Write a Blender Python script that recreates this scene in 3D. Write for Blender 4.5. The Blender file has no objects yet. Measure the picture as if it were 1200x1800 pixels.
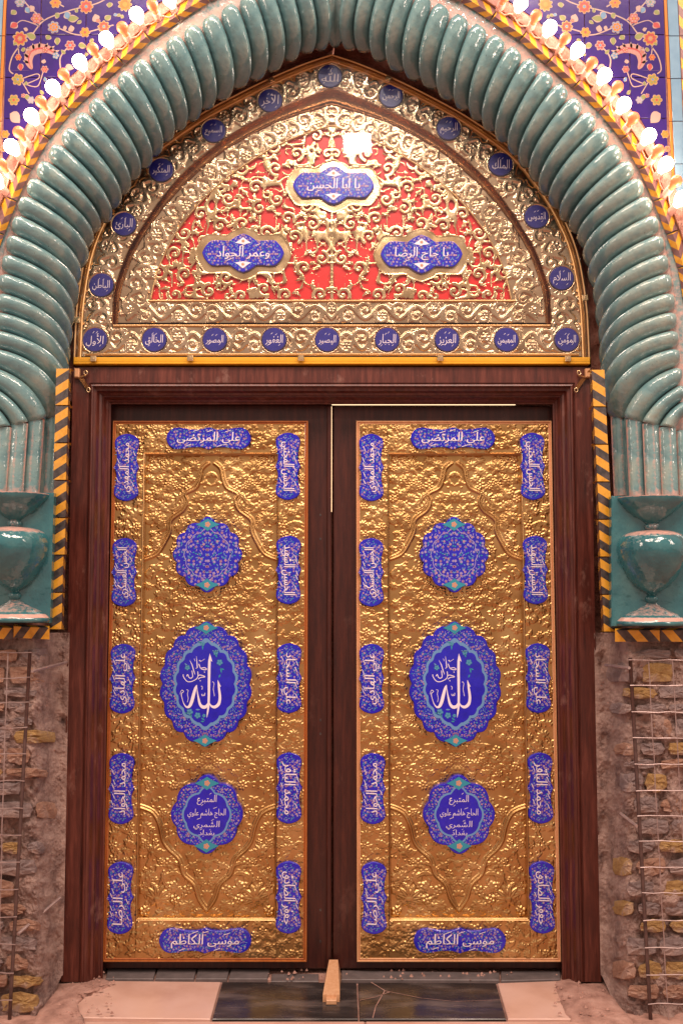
import bpy, math, random
import numpy as np
from mathutils import Vector, Matrix
random.seed(7); RS = np.random.RandomState(7)
S = bpy.context.scene
COL = S.collection
PI = math.pi
# ------------------------------------------------------------------ camera, world, lamps, exposure
F, TILT, CAMD, CAMZ = 1750.0, math.radians(4.8), 4.45, 1.63
cam = bpy.data.cameras.new('camera'); co = bpy.data.objects.new('camera', cam); COL.objects.link(co)
cam.sensor_fit = 'VERTICAL'; cam.sensor_height = 36.0; cam.sensor_width = 24.0; cam.lens = 36.0 * F / 1800.0
cam.clip_start = 0.1; cam.clip_end = 200
co.location = (0, -CAMD, CAMZ); co.rotation_euler = (PI / 2 + TILT, 0, 0)
S.camera = co
w = bpy.data.worlds.new('World'); S.world = w; w.use_nodes = True
bg = w.node_tree.nodes['Background']; bg.inputs[0].default_value = (1.0, 0.72, 0.60, 1); bg.inputs[1].default_value = 0.62
S.view_settings.view_transform = 'Standard'; S.view_settings.look = 'None'
S.view_settings.exposure = 0.0; S.view_settings.gamma = 1.0; S.view_settings.use_curve_mapping = False
try:
    S.cycles.max_bounces = 6; S.cycles.sample_clamp_indirect = 6.0; S.cycles.use_denoising = True
    S.cycles.caustics_reflective = False; S.cycles.transparent_max_bounces = 12
except Exception:
    pass

def area_lamp(name, loc, target, sx, sy, power, col):
    l = bpy.data.lights.new(name, 'AREA'); l.shape = 'RECTANGLE'; l.size = sx; l.size_y = sy
    l.energy = power; l.color = col
    o = bpy.data.objects.new(name, l); COL.objects.link(o); o.location = loc
    d = Vector(target) - Vector(loc); o.rotation_euler = d.to_track_quat('-Z', 'Y').to_euler()
    return o
# the floodlight whose reflection shows in the pane, then unseen area lamps added for soft key and fill light
area_lamp('hall_floodlight', (0.15, -4.75, 5.80), (0, 0, 2.6), 0.24, 0.15, 26, (1.0, 0.90, 0.80))
for i, (x, y, z, sx, sy, p) in enumerate([(-1.7, -3.2, 6.9, 2.2, 1.3, 170), (1.9, -3.2, 6.9, 2.2, 1.3, 190), (-3.6, -2.6, 3.6, .5, 1.6, 34), (3.6, -2.6, 3.6, .5, 1.6, 42),
                                          (0.1, -6.5, 9.4, 3.2, 1.4, 240)]):
    area_lamp('added_soft_lamp', (x, y, z), (0, 0, 1.4), sx, sy, p, (1.0, 0.76, 0.63))

# ------------------------------------------------------------------ geometry helpers
def P(u, v, Y):
    """the point of the plane y = Y that a pixel of the 1200 x 1800 photograph shows"""
    a = (u - 600) / F; c = (900 - v) / F
    dy = math.cos(TILT) - c * math.sin(TILT); dz = math.sin(TILT) + c * math.cos(TILT)
    s = (Y + CAMD) / dy
    return Vector((a * s, Y, CAMZ + dz * s))
def PX(u, v, Y):
    q = P(u, v, Y); return (q.x, q.z)
WL = {}
MAT = {}
def mesh(name, vs, fs, mats=None, mi=None, smooth=False):
    me = bpy.data.meshes.new(name); me.from_pydata([tuple(v) for v in vs], [], fs)
    for m in (mats or []): me.materials.append(MAT[m])
    if mi is not None: me.polygons.foreach_set('material_index', np.array(mi, dtype=np.int32))
    if smooth: me.polygons.foreach_set('use_smooth', [True] * len(me.polygons))
    me.update(); return me
def link(name, me, parent=None, loc=(0, 0, 0), **props):
    o = bpy.data.objects.new(name, me); COL.objects.link(o)
    loc = Vector(loc); WL[o] = loc
    if parent is not None:
        o.parent = parent; o.location = loc - WL[parent]
    else: o.location = loc
    for k, v in props.items():
        if v is not None: o[k] = v
    return o
def thing(name, label, cat, loc, group=None):
    return link(name, None, None, loc, label=label, category=cat, group=group)

class MB:
    """collects geometry for one mesh"""
    def __init__(s): s.v = []; s.f = []; s.m = []
    def add(s, vs, fs, m=0):
        b = len(s.v); s.v += [tuple(v) for v in vs]; s.f += [tuple(i + b for i in f) for f in fs]; s.m += [m] * len(fs)
    def box(s, a, b, m=0, bev=0.0):
        x0, y0, z0 = a; x1, y1, z1 = b
        if bev <= 0:
            vs = [(x0, y0, z0), (x1, y0, z0), (x1, y1, z0), (x0, y1, z0), (x0, y0, z1), (x1, y0, z1), (x1, y1, z1), (x0, y1, z1)]
            s.add(vs, [(0, 1, 5, 4), (1, 2, 6, 5), (2, 3, 7, 6), (3, 0, 4, 7), (4, 5, 6, 7), (3, 2, 1, 0)], m)
        else:
            e = bev
            q = [(x0, z0), (x1, z0), (x1, z1), (x0, z1)]; qi = [(x0 + e, z0 + e), (x1 - e, z0 + e), (x1 - e, z1 - e), (x0 + e, z1 - e)]
            vs = [(x, y1, z) for x, z in q] + [(x, y0 + e, z) for x, z in q] + [(x, y0, z) for x, z in qi]
            fs = [(3, 2, 1, 0), (8, 9, 10, 11)]
            for k in range(4):
                n = (k + 1) % 4; fs += [(k, n, 4 + n, 4 + k), (4 + k, 4 + n, 8 + n, 8 + k)]
            s.add(vs, fs, m)
    def grid(s, rows, m=0, closed=False):
        n = len(rows[0]); vs = [p for r in rows for p in r]; fs = []
        for i in range(len(rows) - 1):
            for j in range(n - (0 if closed else 1)):
                k = (j + 1) % n; fs.append((i * n + j, i * n + k, (i + 1) * n + k, (i + 1) * n + j))
        s.add(vs, fs, m)
    def tube(s, pts, r, n=6, m=0, caps=True):
        rows = []
        for i, p in enumerate(pts):
            p = Vector(p); a = Vector(pts[max(i - 1, 0)]); b = Vector(pts[min(i + 1, len(pts) - 1)])
            t = (b - a).normalized(); u = t.cross(Vector((0.13, 0.9, 0.31))).normalized(); w_ = t.cross(u)
            rr = r[i] if isinstance(r, (list, tuple)) else r
            rows.append([p + (u * math.cos(2 * PI * k / n) + w_ * math.sin(2 * PI * k / n)) * rr for k in range(n)])
        b0 = len(s.v); s.grid(rows, m, closed=True)
        if caps:
            s.f.append(tuple(range(b0, b0 + n))); s.m.append(m)
            e = len(s.v) - n; s.f.append(tuple(range(e, e + n))); s.m.append(m)
    def prism(s, poly, y0, y1, m=0, bev=0.0):
        """outline in (x, z), front at y0 (towards the viewer), back at y1"""
        n = len(poly); cx = sum(p[0] for p in poly) / n; cz = sum(p[1] for p in poly) / n
        rows = [[(x, y1, z) for x, z in poly]]
        rows.append([(x, y0 + bev, z) for x, z in poly])
        if bev > 0:
            pr = []
            for i in range(n):
                ax, az = poly[i - 1]; bx, bz = poly[(i + 1) % n]; dx, dz = bx - ax, bz - az; L = math.hypot(dx, dz) or 1
                nx, nz = -dz / L, dx / L
                if (cx - poly[i][0]) * nx + (cz - poly[i][1]) * nz < 0: nx, nz = -nx, -nz
                pr.append((poly[i][0] + nx * bev, y0, poly[i][1] + nz * bev))
            rows.append(pr)
        b0 = len(s.v); s.grid(rows, m, closed=True)
        e = len(s.v) - n; s.f.append(tuple(range(e, e + n))); s.m.append(m)
    def mesh(s, name, mats, smooth=False):
        return mesh(name, s.v, s.f, mats, s.m, smooth)

def catmull(pts, per=6, closed=False):
    out = []; n = len(pts)
    rng = range(n if closed else n - 1)
    for i in rng:
        if closed: a, b, c, d = [np.array(pts[(i + k) % n], float) for k in (-1, 0, 1, 2)]
        else: a, b, c, d = [np.array(pts[min(max(i + k, 0), n - 1)], float) for k in (-1, 0, 1, 2)]
        for k in range(per):
            t = k / per
            out.append(tuple(0.5 * ((2 * b) + (-a + c) * t + (2 * a - 5 * b + 4 * c - d) * t * t + (-a + 3 * b - 3 * c + d) * t ** 3)))
    if not closed: out.append(tuple(map(float, pts[-1])))
    return out
def resample(pts, n):
    p = np.array(pts, float); d = np.r_[0, np.cumsum(np.linalg.norm(np.diff(p, axis=0), axis=1))]
    t = np.linspace(0, d[-1], n)
    return [tuple(np.interp(x, d, p[:, k]) for k in range(p.shape[1])) for x in t]
def offset_line(pts, off, closed=False):
    """offset a polyline (x, z) to its left by off, mitred"""
    n = len(pts); out = []
    for i in range(n):
        if closed: a = pts[i - 1]; b = pts[(i + 1) % n]
        else: a = pts[max(i - 1, 0)]; b = pts[min(i + 1, n - 1)]
        p = pts[i]
        def nrm(q, r):
            dx, dz = r[0] - q[0], r[1] - q[1]; L = math.hypot(dx, dz)
            return (-dz / L, dx / L) if L > 1e-9 else None
        n1 = nrm(a, p); n2 = nrm(p, b)
        if n1 is None: n1 = n2
        if n2 is None: n2 = n1
        mx, mz = n1[0] + n2[0], n1[1] + n2[1]; L = math.hypot(mx, mz) or 1; mx /= L; mz /= L
        c = max(0.35, mx * n1[0] + mz * n1[1])
        out.append((p[0] + mx * off / c, p[1] + mz * off / c))
    return out
def sweep(mb, pts, prof, m=0, closed=False):
    """profile [(offset to the left, y)] swept along a polyline (x, z)"""
    rows = []
    for off, y in prof: rows.append([(x, y, z) for x, z in offset_line(pts, off, closed)])
    mb.grid(rows, m, closed=closed)

# ------------------------------------------------------------------ materials
def nt(name):
    m = bpy.data.materials.new(name); m.use_nodes = True; MAT[name] = m
    t = m.node_tree; b = t.nodes['Principled BSDF']; return m, t, b
def ramp(t, fac, stops):
    r = t.nodes.new('ShaderNodeValToRGB'); t.links.new(fac, r.inputs[0])
    e = r.color_ramp.elements
    while len(e) < len(stops): e.new(0.5)
    for k, (p, c) in enumerate(stops): e[k].position = p; e[k].color = (*c, 1)
    return r.outputs[0]
def noise(t, vec, scale, detail=4, rough=0.55):
    n = t.nodes.new('ShaderNodeTexNoise'); n.inputs['Scale'].default_value = scale; n.inputs['Detail'].default_value = detail
    n.inputs['Roughness'].default_value = rough; t.links.new(vec, n.inputs['Vector']); return n.outputs[0]
def mapping(t, vec, sc=(1, 1, 1)):
    n = t.nodes.new('ShaderNodeMapping'); n.inputs['Scale'].default_value = sc; t.links.new(vec, n.inputs[0]); return n.outputs[0]
def mixc(t, f, a, b):
    n = t.nodes.new('ShaderNodeMix'); n.data_type = 'RGBA'
    for k, q in ((0, f), (6, a), (7, b)):
        if isinstance(q, (int, float)): n.inputs[k].default_value = q
        elif isinstance(q, tuple): n.inputs[k].default_value = (*q, 1)
        else: t.links.new(q, n.inputs[k])
    return n.outputs[2]
def bump(t, b, h, strength, dist=0.01):
    n = t.nodes.new('ShaderNodeBump'); n.inputs['Strength'].default_value = strength; n.inputs['Distance'].default_value = dist
    t.links.new(h, n.inputs['Height']); t.links.new(n.outputs[0], b.inputs['Normal']); return n
def mat(name, stops, scale=20, rough=0.5, metal=0.0, bmp=0.0, bscale=60, bdist=0.004, coat=0.0, stretch=(1, 1, 1), detail=4, rvar=0.0, coatr=0.05, spec=None):
    m, t, b = nt(name)
    g = t.nodes.new('ShaderNodeTexCoord').outputs['Object']
    v = mapping(t, g, stretch)
    n = noise(t, v, scale, detail)
    if len(stops) == 1: b.inputs['Base Color'].default_value = (*stops[0], 1)
    else:
        k = len(stops); t.links.new(ramp(t, n, [(0.3 + 0.4 * i / (k - 1), c) for i, c in enumerate(stops)]), b.inputs['Base Color'])
    b.inputs['Metallic'].default_value = metal; b.inputs['Roughness'].default_value = rough
    if rvar:
        r = t.nodes.new('ShaderNodeMapRange'); t.links.new(noise(t, v, scale * 1.7, 3), r.inputs[0])
        r.inputs[1].default_value = 0.3; r.inputs[2].default_value = 0.7; r.inputs[3].default_value = max(rough - rvar, 0.02); r.inputs[4].default_value = rough + rvar
        t.links.new(r.outputs[0], b.inputs['Roughness'])
    if bmp: bump(t, b, noise(t, v, bscale, 5, 0.6), bmp, bdist)
    if coat: b.inputs['Coat Weight'].default_value = coat; b.inputs['Coat Roughness'].default_value = coatr
    if spec is not None: b.inputs['Specular IOR Level'].default_value = spec
    return m
mat('door_gold', [(0.42, 0.235, 0.085), (0.57, 0.345, 0.135), (0.67, 0.44, 0.195)], 7, 0.33, 1.0, 0.12, 110, 0.002, rvar=0.06)
mat('lunette_gold', [(0.42, 0.29, 0.17), (0.58, 0.43, 0.27), (0.70, 0.56, 0.39)], 8, 0.20, 1.0, 0.12, 60, 0.003, rvar=0.07)
mat('openwork_gold', [(0.50, 0.34, 0.17), (0.64, 0.46, 0.25), (0.74, 0.57, 0.35)], 10, 0.22, 1.0, 0.12, 40, 0.003, rvar=0.06)
mat('moulding_gold', [(0.50, 0.31, 0.13), (0.64, 0.43, 0.21)], 9, 0.34, 1.0, 0.15, 80, 0.002)
mat('copper', [(0.20, 0.085, 0.035), (0.42, 0.19, 0.07)], 14, 0.22, 1.0, 0.5, 35, 0.006, rvar=0.1)
mat('red_backing', [(0.62, 0.012, 0.012), (0.74, 0.02, 0.018)], 12, 0.35, 0.0, 0.1, 40)
mat('yellow_film', [(0.80, 0.38, 0.015), (0.85, 0.45, 0.03)], 12, 0.3, 0.0)
mat('cobalt', [(0.006, 0.006, 0.42), (0.012, 0.010, 0.58)], 30, 0.22, 0.0, 0.08, 60, 0.001, coat=0.6)
mat('roundel_blue', [(0.012, 0.014, 0.20), (0.02, 0.022, 0.27)], 40, 0.25, 0.0, 0.1, 90, 0.001, coat=0.6)
mat('enamel_white', [(0.86, 0.80, 0.92)], 10, 0.35)
mat('enamel_lilac', [(0.34, 0.30, 0.64)], 10, 0.3)
mat('enamel_pink', [(0.56, 0.30, 0.32)], 10, 0.3)
mat('enamel_sky', [(0.13, 0.30, 0.58)], 10, 0.3)
mat('enamel_teal', [(0.03, 0.28, 0.40)], 10, 0.3)
mat('enamel_gold', [(0.55, 0.30, 0.10)], 10, 0.3)
mat('print_orange', [(0.48, 0.17, 0.03)], 10, 0.2, coat=0.4)
mat('print_yellow', [(0.40, 0.22, 0.04)], 10, 0.2, coat=0.4)
mat('print_red', [(0.36, 0.06, 0.06)], 10, 0.2, coat=0.4)
mat('print_pink', [(0.36, 0.20, 0.18)], 10, 0.2, coat=0.4)
mat('print_olive', [(0.20, 0.22, 0.08)], 10, 0.2, coat=0.4)
mat('print_blue', [(0.12, 0.23, 0.36)], 10, 0.2, coat=0.4)
mat('print_cream', [(0.38, 0.27, 0.24)], 10, 0.2, coat=0.4)
mat('spandrel_blue', [(0.018, 0.006, 0.11), (0.034, 0.010, 0.16)], 6, 0.18, 0.0, 0.15, 14, 0.004, coat=0.5)
mat('border_blue', [(0.14, 0.26, 0.38), (0.20, 0.34, 0.46)], 12, 0.15, 0.0, coat=0.5)
mat('stripe_yellow', [(0.55, 0.25, 0.015), (0.72, 0.36, 0.03), (0.60, 0.30, 0.05)], 28, 0.25, 0.0, 0.2, 40, coat=0.4)
mat('stripe_black', [(0.012, 0.011, 0.012), (0.05, 0.04, 0.04), (0.10, 0.07, 0.06)], 40, 0.3, 0.0, 0.2, 40, coat=0.3)
mat('stripe_mauve', [(0.16, 0.08, 0.08), (0.24, 0.12, 0.12)], 30, 0.35, 0.0, 0.2, 40, coat=0.2)
mat('pink_plaster', [(0.26, 0.11, 0.08), (0.42, 0.21, 0.17), (0.50, 0.29, 0.24)], 22, 0.85, 0.0, 0.8, 60, 0.012)
mat('brown_plaster', [(0.15, 0.055, 0.035), (0.32, 0.13, 0.09), (0.48, 0.25, 0.19)], 12, 0.9, 0.0, 0.9, 45, 0.02)
mat('bulb_socket', [(0.75, 0.40, 0.33)], 10, 0.5)
mat('clip_brass', [(0.70, 0.48, 0.24), (0.85, 0.66, 0.4)], 60, 0.25, 1.0)
mat('iron', [(0.10, 0.065, 0.06), (0.17, 0.11, 0.10)], 40, 0.5, 0.6, 0.3, 200, 0.002)
mat('wire_steel', [(0.34, 0.25, 0.24), (0.52, 0.42, 0.40)], 40, 0.42, 0.5)
mat('marble_beige', [(0.52, 0.30, 0.23), (0.64, 0.41, 0.33), (0.70, 0.47, 0.39)], 3.5, 0.35, 0.0, 0.1, 60, 0.002, detail=8, rvar=0.1)
mat('slab_black', [(0.012, 0.011, 0.012), (0.032, 0.028, 0.028), (0.15, 0.12, 0.11)], 3, 0.28, 0.0, 0.05, 60, 0.002, stretch=(1, 3.5, 1), detail=9, rvar=0.12)
mat('slab_grey', [(0.10, 0.085, 0.085), (0.17, 0.14, 0.14)], 14, 0.5, 0.0, 0.2, 80, 0.003)
mat('cement_dust', [(0.26, 0.14, 0.11), (0.44, 0.25, 0.20), (0.55, 0.34, 0.28)], 14, 0.9, 0.0, 0.8, 50, 0.012, detail=7)
mat('pine', [(0.58, 0.30, 0.15), (0.70, 0.42, 0.24)], 10, 0.5, 0.0, 0.2, 60, 0.002, stretch=(8, 8, 1))
mat('pale_wood', [(0.62, 0.31, 0.14), (0.74, 0.42, 0.22)], 8, 0.4, 0.0, 0.15, 60, 0.002, stretch=(6, 6, 1))
mat('varnished_wood', [(0.36, 0.10, 0.022), (0.48, 0.16, 0.04)], 8, 0.28, 0.0, 0.15, 60, 0.002, stretch=(6, 6, 1), coat=0.3)
def wood(name, cs, dust):
    m, t, b = nt(name)
    g = t.nodes.new('ShaderNodeTexCoord').outputs['Object']
    n = noise(t, mapping(t, g, (9, 9, 0.8)), 6, 8, 0.7)
    c = ramp(t, n, [(0.3, cs[0]), (0.5, cs[1]), (0.72, cs[2])])
    # plaster dust and scuffs of the building work
    d = ramp(t, noise(t, mapping(t, g, (1, 1, 0.6)), 7, 9, 0.72), [(0.58, (0, 0, 0)), (0.75, (1, 1, 1))])
    mm = t.nodes.new('ShaderNodeMath'); mm.operation = 'MULTIPLY'; mm.inputs[1].default_value = dust
    t.links.new(d, mm.inputs[0])
    t.links.new(mixc(t, mm.outputs[0], c, (0.34, 0.18, 0.14)), b.inputs['Base Color'])
    r = t.nodes.new('ShaderNodeMapRange'); t.links.new(mm.outputs[0], r.inputs[0]); r.inputs[3].default_value = 0.36; r.inputs[4].default_value = 0.8
    t.links.new(r.outputs[0], b.inputs['Roughness']); bump(t, b, n, 0.2, 0.002)
wood('dark_wood', [(0.020, 0.004, 0.003), (0.045, 0.009, 0.006), (0.080, 0.018, 0.010)], 0.18)
wood('frame_wood', [(0.036, 0.008, 0.006), (0.088, 0.020, 0.013), (0.17, 0.048, 0.032)], 0.75)

def glaze(name, cols, pinkedge=True):
    """turquoise ceramic glaze; the attribute 'grout' marks where pink plaster smears the joints"""
    m, t, b = nt(name)
    g = t.nodes.new('ShaderNodeTexCoord').outputs['Object']
    n = noise(t, g, 9, 5, 0.6); c = ramp(t, n, [(0.3, cols[0]), (0.5, cols[1]), (0.72, cols[2])])
    fine = noise(t, g, 55, 5, 0.7)
    if pinkedge:
        a = t.nodes.new('ShaderNodeAttribute'); a.attribute_name = 'grout'
        ad = t.nodes.new('ShaderNodeMath'); ad.operation = 'MULTIPLY_ADD'; t.links.new(fine, ad.inputs[0]); ad.inputs[1].default_value = 1.1
        su = t.nodes.new('ShaderNodeMath'); su.operation = 'ADD'; t.links.new(a.outputs['Fac'], su.inputs[0]); su.inputs[1].default_value = -0.52
        t.links.new(su.outputs[0], ad.inputs[2])
        f = ramp(t, ad.outputs[0], [(0.50, (0, 0, 0)), (0.9, (1, 1, 1))])
        c = mixc(t, f, c, (0.62, 0.36, 0.30))
        r = t.nodes.new('ShaderNodeMapRange'); t.links.new(f, r.inputs[0]); r.inputs[3].default_value = 0.10; r.inputs[4].default_value = 0.7
        t.links.new(r.outputs[0], b.inputs['Roughness'])
        # pin-holes and specks in the glaze
        sp = ramp(t, noise(t, g, 150, 2, 0.5), [(0.70, (0, 0, 0)), (0.76, (1, 1, 1))])
        c = mixc(t, sp, c, (0.05, 0.05, 0.05))
    else:
        b.inputs['Roughness'].default_value = 0.2
    t.links.new(c, b.inputs['Base Color'])
    b.inputs['Coat Weight'].default_value = 1.0; b.inputs['Coat Roughness'].default_value = 0.02
    bb = bump(t, b, noise(t, g, 22, 3, 0.5), 0.5, 0.010); t.links.new(bb.outputs[0], b.inputs['Coat Normal'])
glaze('turquoise_rib', [(0.09, 0.215, 0.245), (0.17, 0.31, 0.32), (0.34, 0.43, 0.38)])
glaze('turquoise_block', [(0.012, 0.10, 0.125), (0.024, 0.145, 0.17), (0.06, 0.20, 0.21)])

def stone_mat(name, cs):
    m, t, b = nt(name)
    g = t.nodes.new('ShaderNodeTexCoord').outputs['Object']
    n = noise(t, g, 9, 9, 0.7); c = ramp(t, n, [(0.34, cs[0]), (0.5, cs[1]), (0.62, cs[2])])
    d = ramp(t, noise(t, g, 13, 10, 0.78), [(0.50, (0, 0, 0)), (0.66, (1, 1, 1))])
    t.links.new(mixc(t, d, c, (0.52, 0.36, 0.31)), b.inputs['Base Color'])
    b.inputs['Roughness'].default_value = 0.92; bump(t, b, noise(t, g, 45, 12, 0.8), 1.0, 0.02)
stone_mat('stone_grey', [(0.20, 0.15, 0.15), (0.38, 0.29, 0.28), (0.54, 0.43, 0.40)])
stone_mat('stone_ochre', [(0.36, 0.20, 0.08), (0.56, 0.35, 0.13), (0.66, 0.46, 0.24)])
stone_mat('stone_tan', [(0.32, 0.17, 0.12), (0.52, 0.30, 0.21), (0.62, 0.40, 0.30)])
stone_mat('rubble_mortar', [(0.19, 0.12, 0.11), (0.43, 0.29, 0.25), (0.60, 0.43, 0.37)])
def emit(name, col, st):
    m, t, b = nt(name); b.inputs['Base Color'].default_value = (*col, 1)
    b.inputs['Emission Color'].default_value = (*col, 1); b.inputs['Emission Strength'].default_value = st; b.inputs['Roughness'].default_value = 0.2
emit('lit_glass', (1.0, 0.74, 0.54), 25)
emit('orange_glass', (0.95, 0.25, 0.10), 0.35)
emit('slit_light', (1.0, 0.72, 0.42), 2.2)
m, t, b = nt('clear_pane')
b.inputs['Base Color'].default_value = (1, 1, 1, 1); b.inputs['Roughness'].default_value = 0.0
gl = t.nodes.new('ShaderNodeBsdfGlossy'); gl.inputs['Roughness'].default_value = 0.025; tr = t.nodes.new('ShaderNodeBsdfTransparent'); fr = t.nodes.new('ShaderNodeFresnel'); fr.inputs[0].default_value = 1.5
gc = t.nodes.new('ShaderNodeTexCoord').outputs['Object']
bp = t.nodes.new('ShaderNodeBump'); bp.inputs['Strength'].default_value = 0.05; bp.inputs['Distance'].default_value = 0.01
t.links.new(noise(t, gc, 4, 2), bp.inputs['Height']); t.links.new(bp.outputs[0], gl.inputs['Normal'])
g2 = t.nodes.new('ShaderNodeBsdfGlossy'); g2.inputs['Roughness'].default_value = 0.30; mg = t.nodes.new('ShaderNodeMixShader'); mg.inputs[0].default_value = 0.30     # dusty film scattering the reflection
t.links.new(gl.outputs[0], mg.inputs[1]); t.links.new(g2.outputs[0], mg.inputs[2])
mx = t.nodes.new('ShaderNodeMixShader'); t.links.new(fr.outputs[0], mx.inputs[0]); t.links.new(tr.outputs[0], mx.inputs[1]); t.links.new(mg.outputs[0], mx.inputs[2])
t.links.new(mx.outputs[0], t.nodes['Material Output'].inputs['Surface'])

# ------------------------------------------------------------------ Arabic lettering
FORMS = {'ا': (0xFE8D, 0xFE8E, 0, 0), 'أ': (0xFE83, 0xFE84, 0, 0), 'آ': (0xFE81, 0xFE82, 0, 0), 'إ': (0xFE87, 0xFE88, 0, 0), 'ب': (0xFE8F, 0xFE90, 0xFE91, 0xFE92),
 'ت': (0xFE95, 0xFE96, 0xFE97, 0xFE98), 'ج': (0xFE9D, 0xFE9E, 0xFE9F, 0xFEA0), 'ح': (0xFEA1, 0xFEA2, 0xFEA3, 0xFEA4), 'خ': (0xFEA5, 0xFEA6, 0xFEA7, 0xFEA8),
 'د': (0xFEA9, 0xFEAA, 0, 0), 'ر': (0xFEAD, 0xFEAE, 0, 0), 'ز': (0xFEAF, 0xFEB0, 0, 0), 'س': (0xFEB1, 0xFEB2, 0xFEB3, 0xFEB4), 'ش': (0xFEB5, 0xFEB6, 0xFEB7, 0xFEB8),
 'ص': (0xFEB9, 0xFEBA, 0xFEBB, 0xFEBC), 'ض': (0xFEBD, 0xFEBE, 0xFEBF, 0xFEC0), 'ط': (0xFEC1, 0xFEC2, 0xFEC3, 0xFEC4), 'ظ': (0xFEC5, 0xFEC6, 0xFEC7, 0xFEC8),
 'ع': (0xFEC9, 0xFECA, 0xFECB, 0xFECC), 'غ': (0xFECD, 0xFECE, 0xFECF, 0xFED0), 'ف': (0xFED1, 0xFED2, 0xFED3, 0xFED4), 'ق': (0xFED5, 0xFED6, 0xFED7, 0xFED8),
 'ك': (0xFED9, 0xFEDA, 0xFEDB, 0xFEDC), 'ل': (0xFEDD, 0xFEDE, 0xFEDF, 0xFEE0), 'م': (0xFEE1, 0xFEE2, 0xFEE3, 0xFEE4), 'ن': (0xFEE5, 0xFEE6, 0xFEE7, 0xFEE8),
 'ه': (0xFEE9, 0xFEEA, 0xFEEB, 0xFEEC), 'و': (0xFEED, 0xFEEE, 0, 0), 'ى': (0xFEEF, 0xFEF0, 0, 0), 'ي': (0xFEF1, 0xFEF2, 0xFEF3, 0xFEF4), 'ؤ': (0xFE85, 0xFE86, 0, 0),
 'ئ': (0xFE89, 0xFE8A, 0xFE8B, 0xFE8C)}
def shape(s):
    s = s.replace('لا', '\u0001').replace('لأ', '\u0002').replace('لآ', '\u0003')
    F2 = dict(FORMS); F2['\u0001'] = (0xFEFB, 0xFEFC, 0, 0); F2['\u0002'] = (0xFEF7, 0xFEF8, 0, 0); F2['\u0003'] = (0xFEF5, 0xFEF6, 0, 0)
    out = []
    for i, ch in enumerate(s):
        if ch not in F2: out.append(ch); continue
        prev = i > 0 and s[i - 1] in F2 and F2[s[i - 1]][2] != 0
        nxt = F2[ch][2] != 0 and i + 1 < len(s) and s[i + 1] in F2
        out.append(chr(F2[ch][3 if prev and nxt else 1 if prev else 2 if nxt else 0]))
    return ''.join(reversed(out))
TXT = {}
def text_geo(s):
    if s in TXT: return TXT[s]
    c = bpy.data.curves.new('lettering', 'FONT'); c.body = shape(s); c.resolution_u = 2; c.offset = -0.004; c.fill_mode = 'FRONT'
    o = bpy.data.objects.new('lettering', c); COL.objects.link(o)
    dg = bpy.context.evaluated_depsgraph_get()
    me = bpy.data.meshes.new_from_object(o.evaluated_get(dg))
    v = np.array([x.co[:2] for x in me.vertices]); f = [tuple(p.vertices) for p in me.polygons]
    bpy.data.objects.remove(o); bpy.data.curves.remove(c); bpy.data.meshes.remove(me)
    v[:, 1] += .9 * np.clip(v[:, 1] - .42, 0, 9); v[:, 0] += .06 * v[:, 1]     # tall ascenders as in thuluth
    lo = v.min(0); hi = v.max(0); v = (v - (lo + hi) / 2) / (hi - lo)
    TXT[s] = (v, f, (hi - lo)[0] / (hi - lo)[1]); return TXT[s]
def put_text(mb, s, cx, cz, wd, ht, y, rot=0.0, m=0, marks=0, bold=0.0):
    v, f, asp = text_geo(s)
    c, sn = math.cos(rot), math.sin(rot)
    T = lambda x, z: (cx + x * c - z * sn, y, cz + x * sn + z * c)
    for dx in ((0,) if bold == 0 else (-bold, bold)):
        mb.add([T(a * wd + dx, b * ht) for a, b in v], [tuple(q) for q in f], m)
        y -= 0.00008
    for k in range(marks):      # vowel strokes over and under the letters
        x = (-0.42 + 0.84 * (k + 0.5) / marks) * wd + random.uniform(-.03, .03) * wd
        z = (0.58 if k % 3 else -0.55) * ht * random.uniform(.85, 1.1); l = 0.05 * wd; h = ht * .10
        mb.add([T(x - l, z - h), T(x - l * .9, z - h * .45), T(x + l, z + h), T(x + l * .9, z + h * .5)], [(0, 1, 2, 3)], m)

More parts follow.
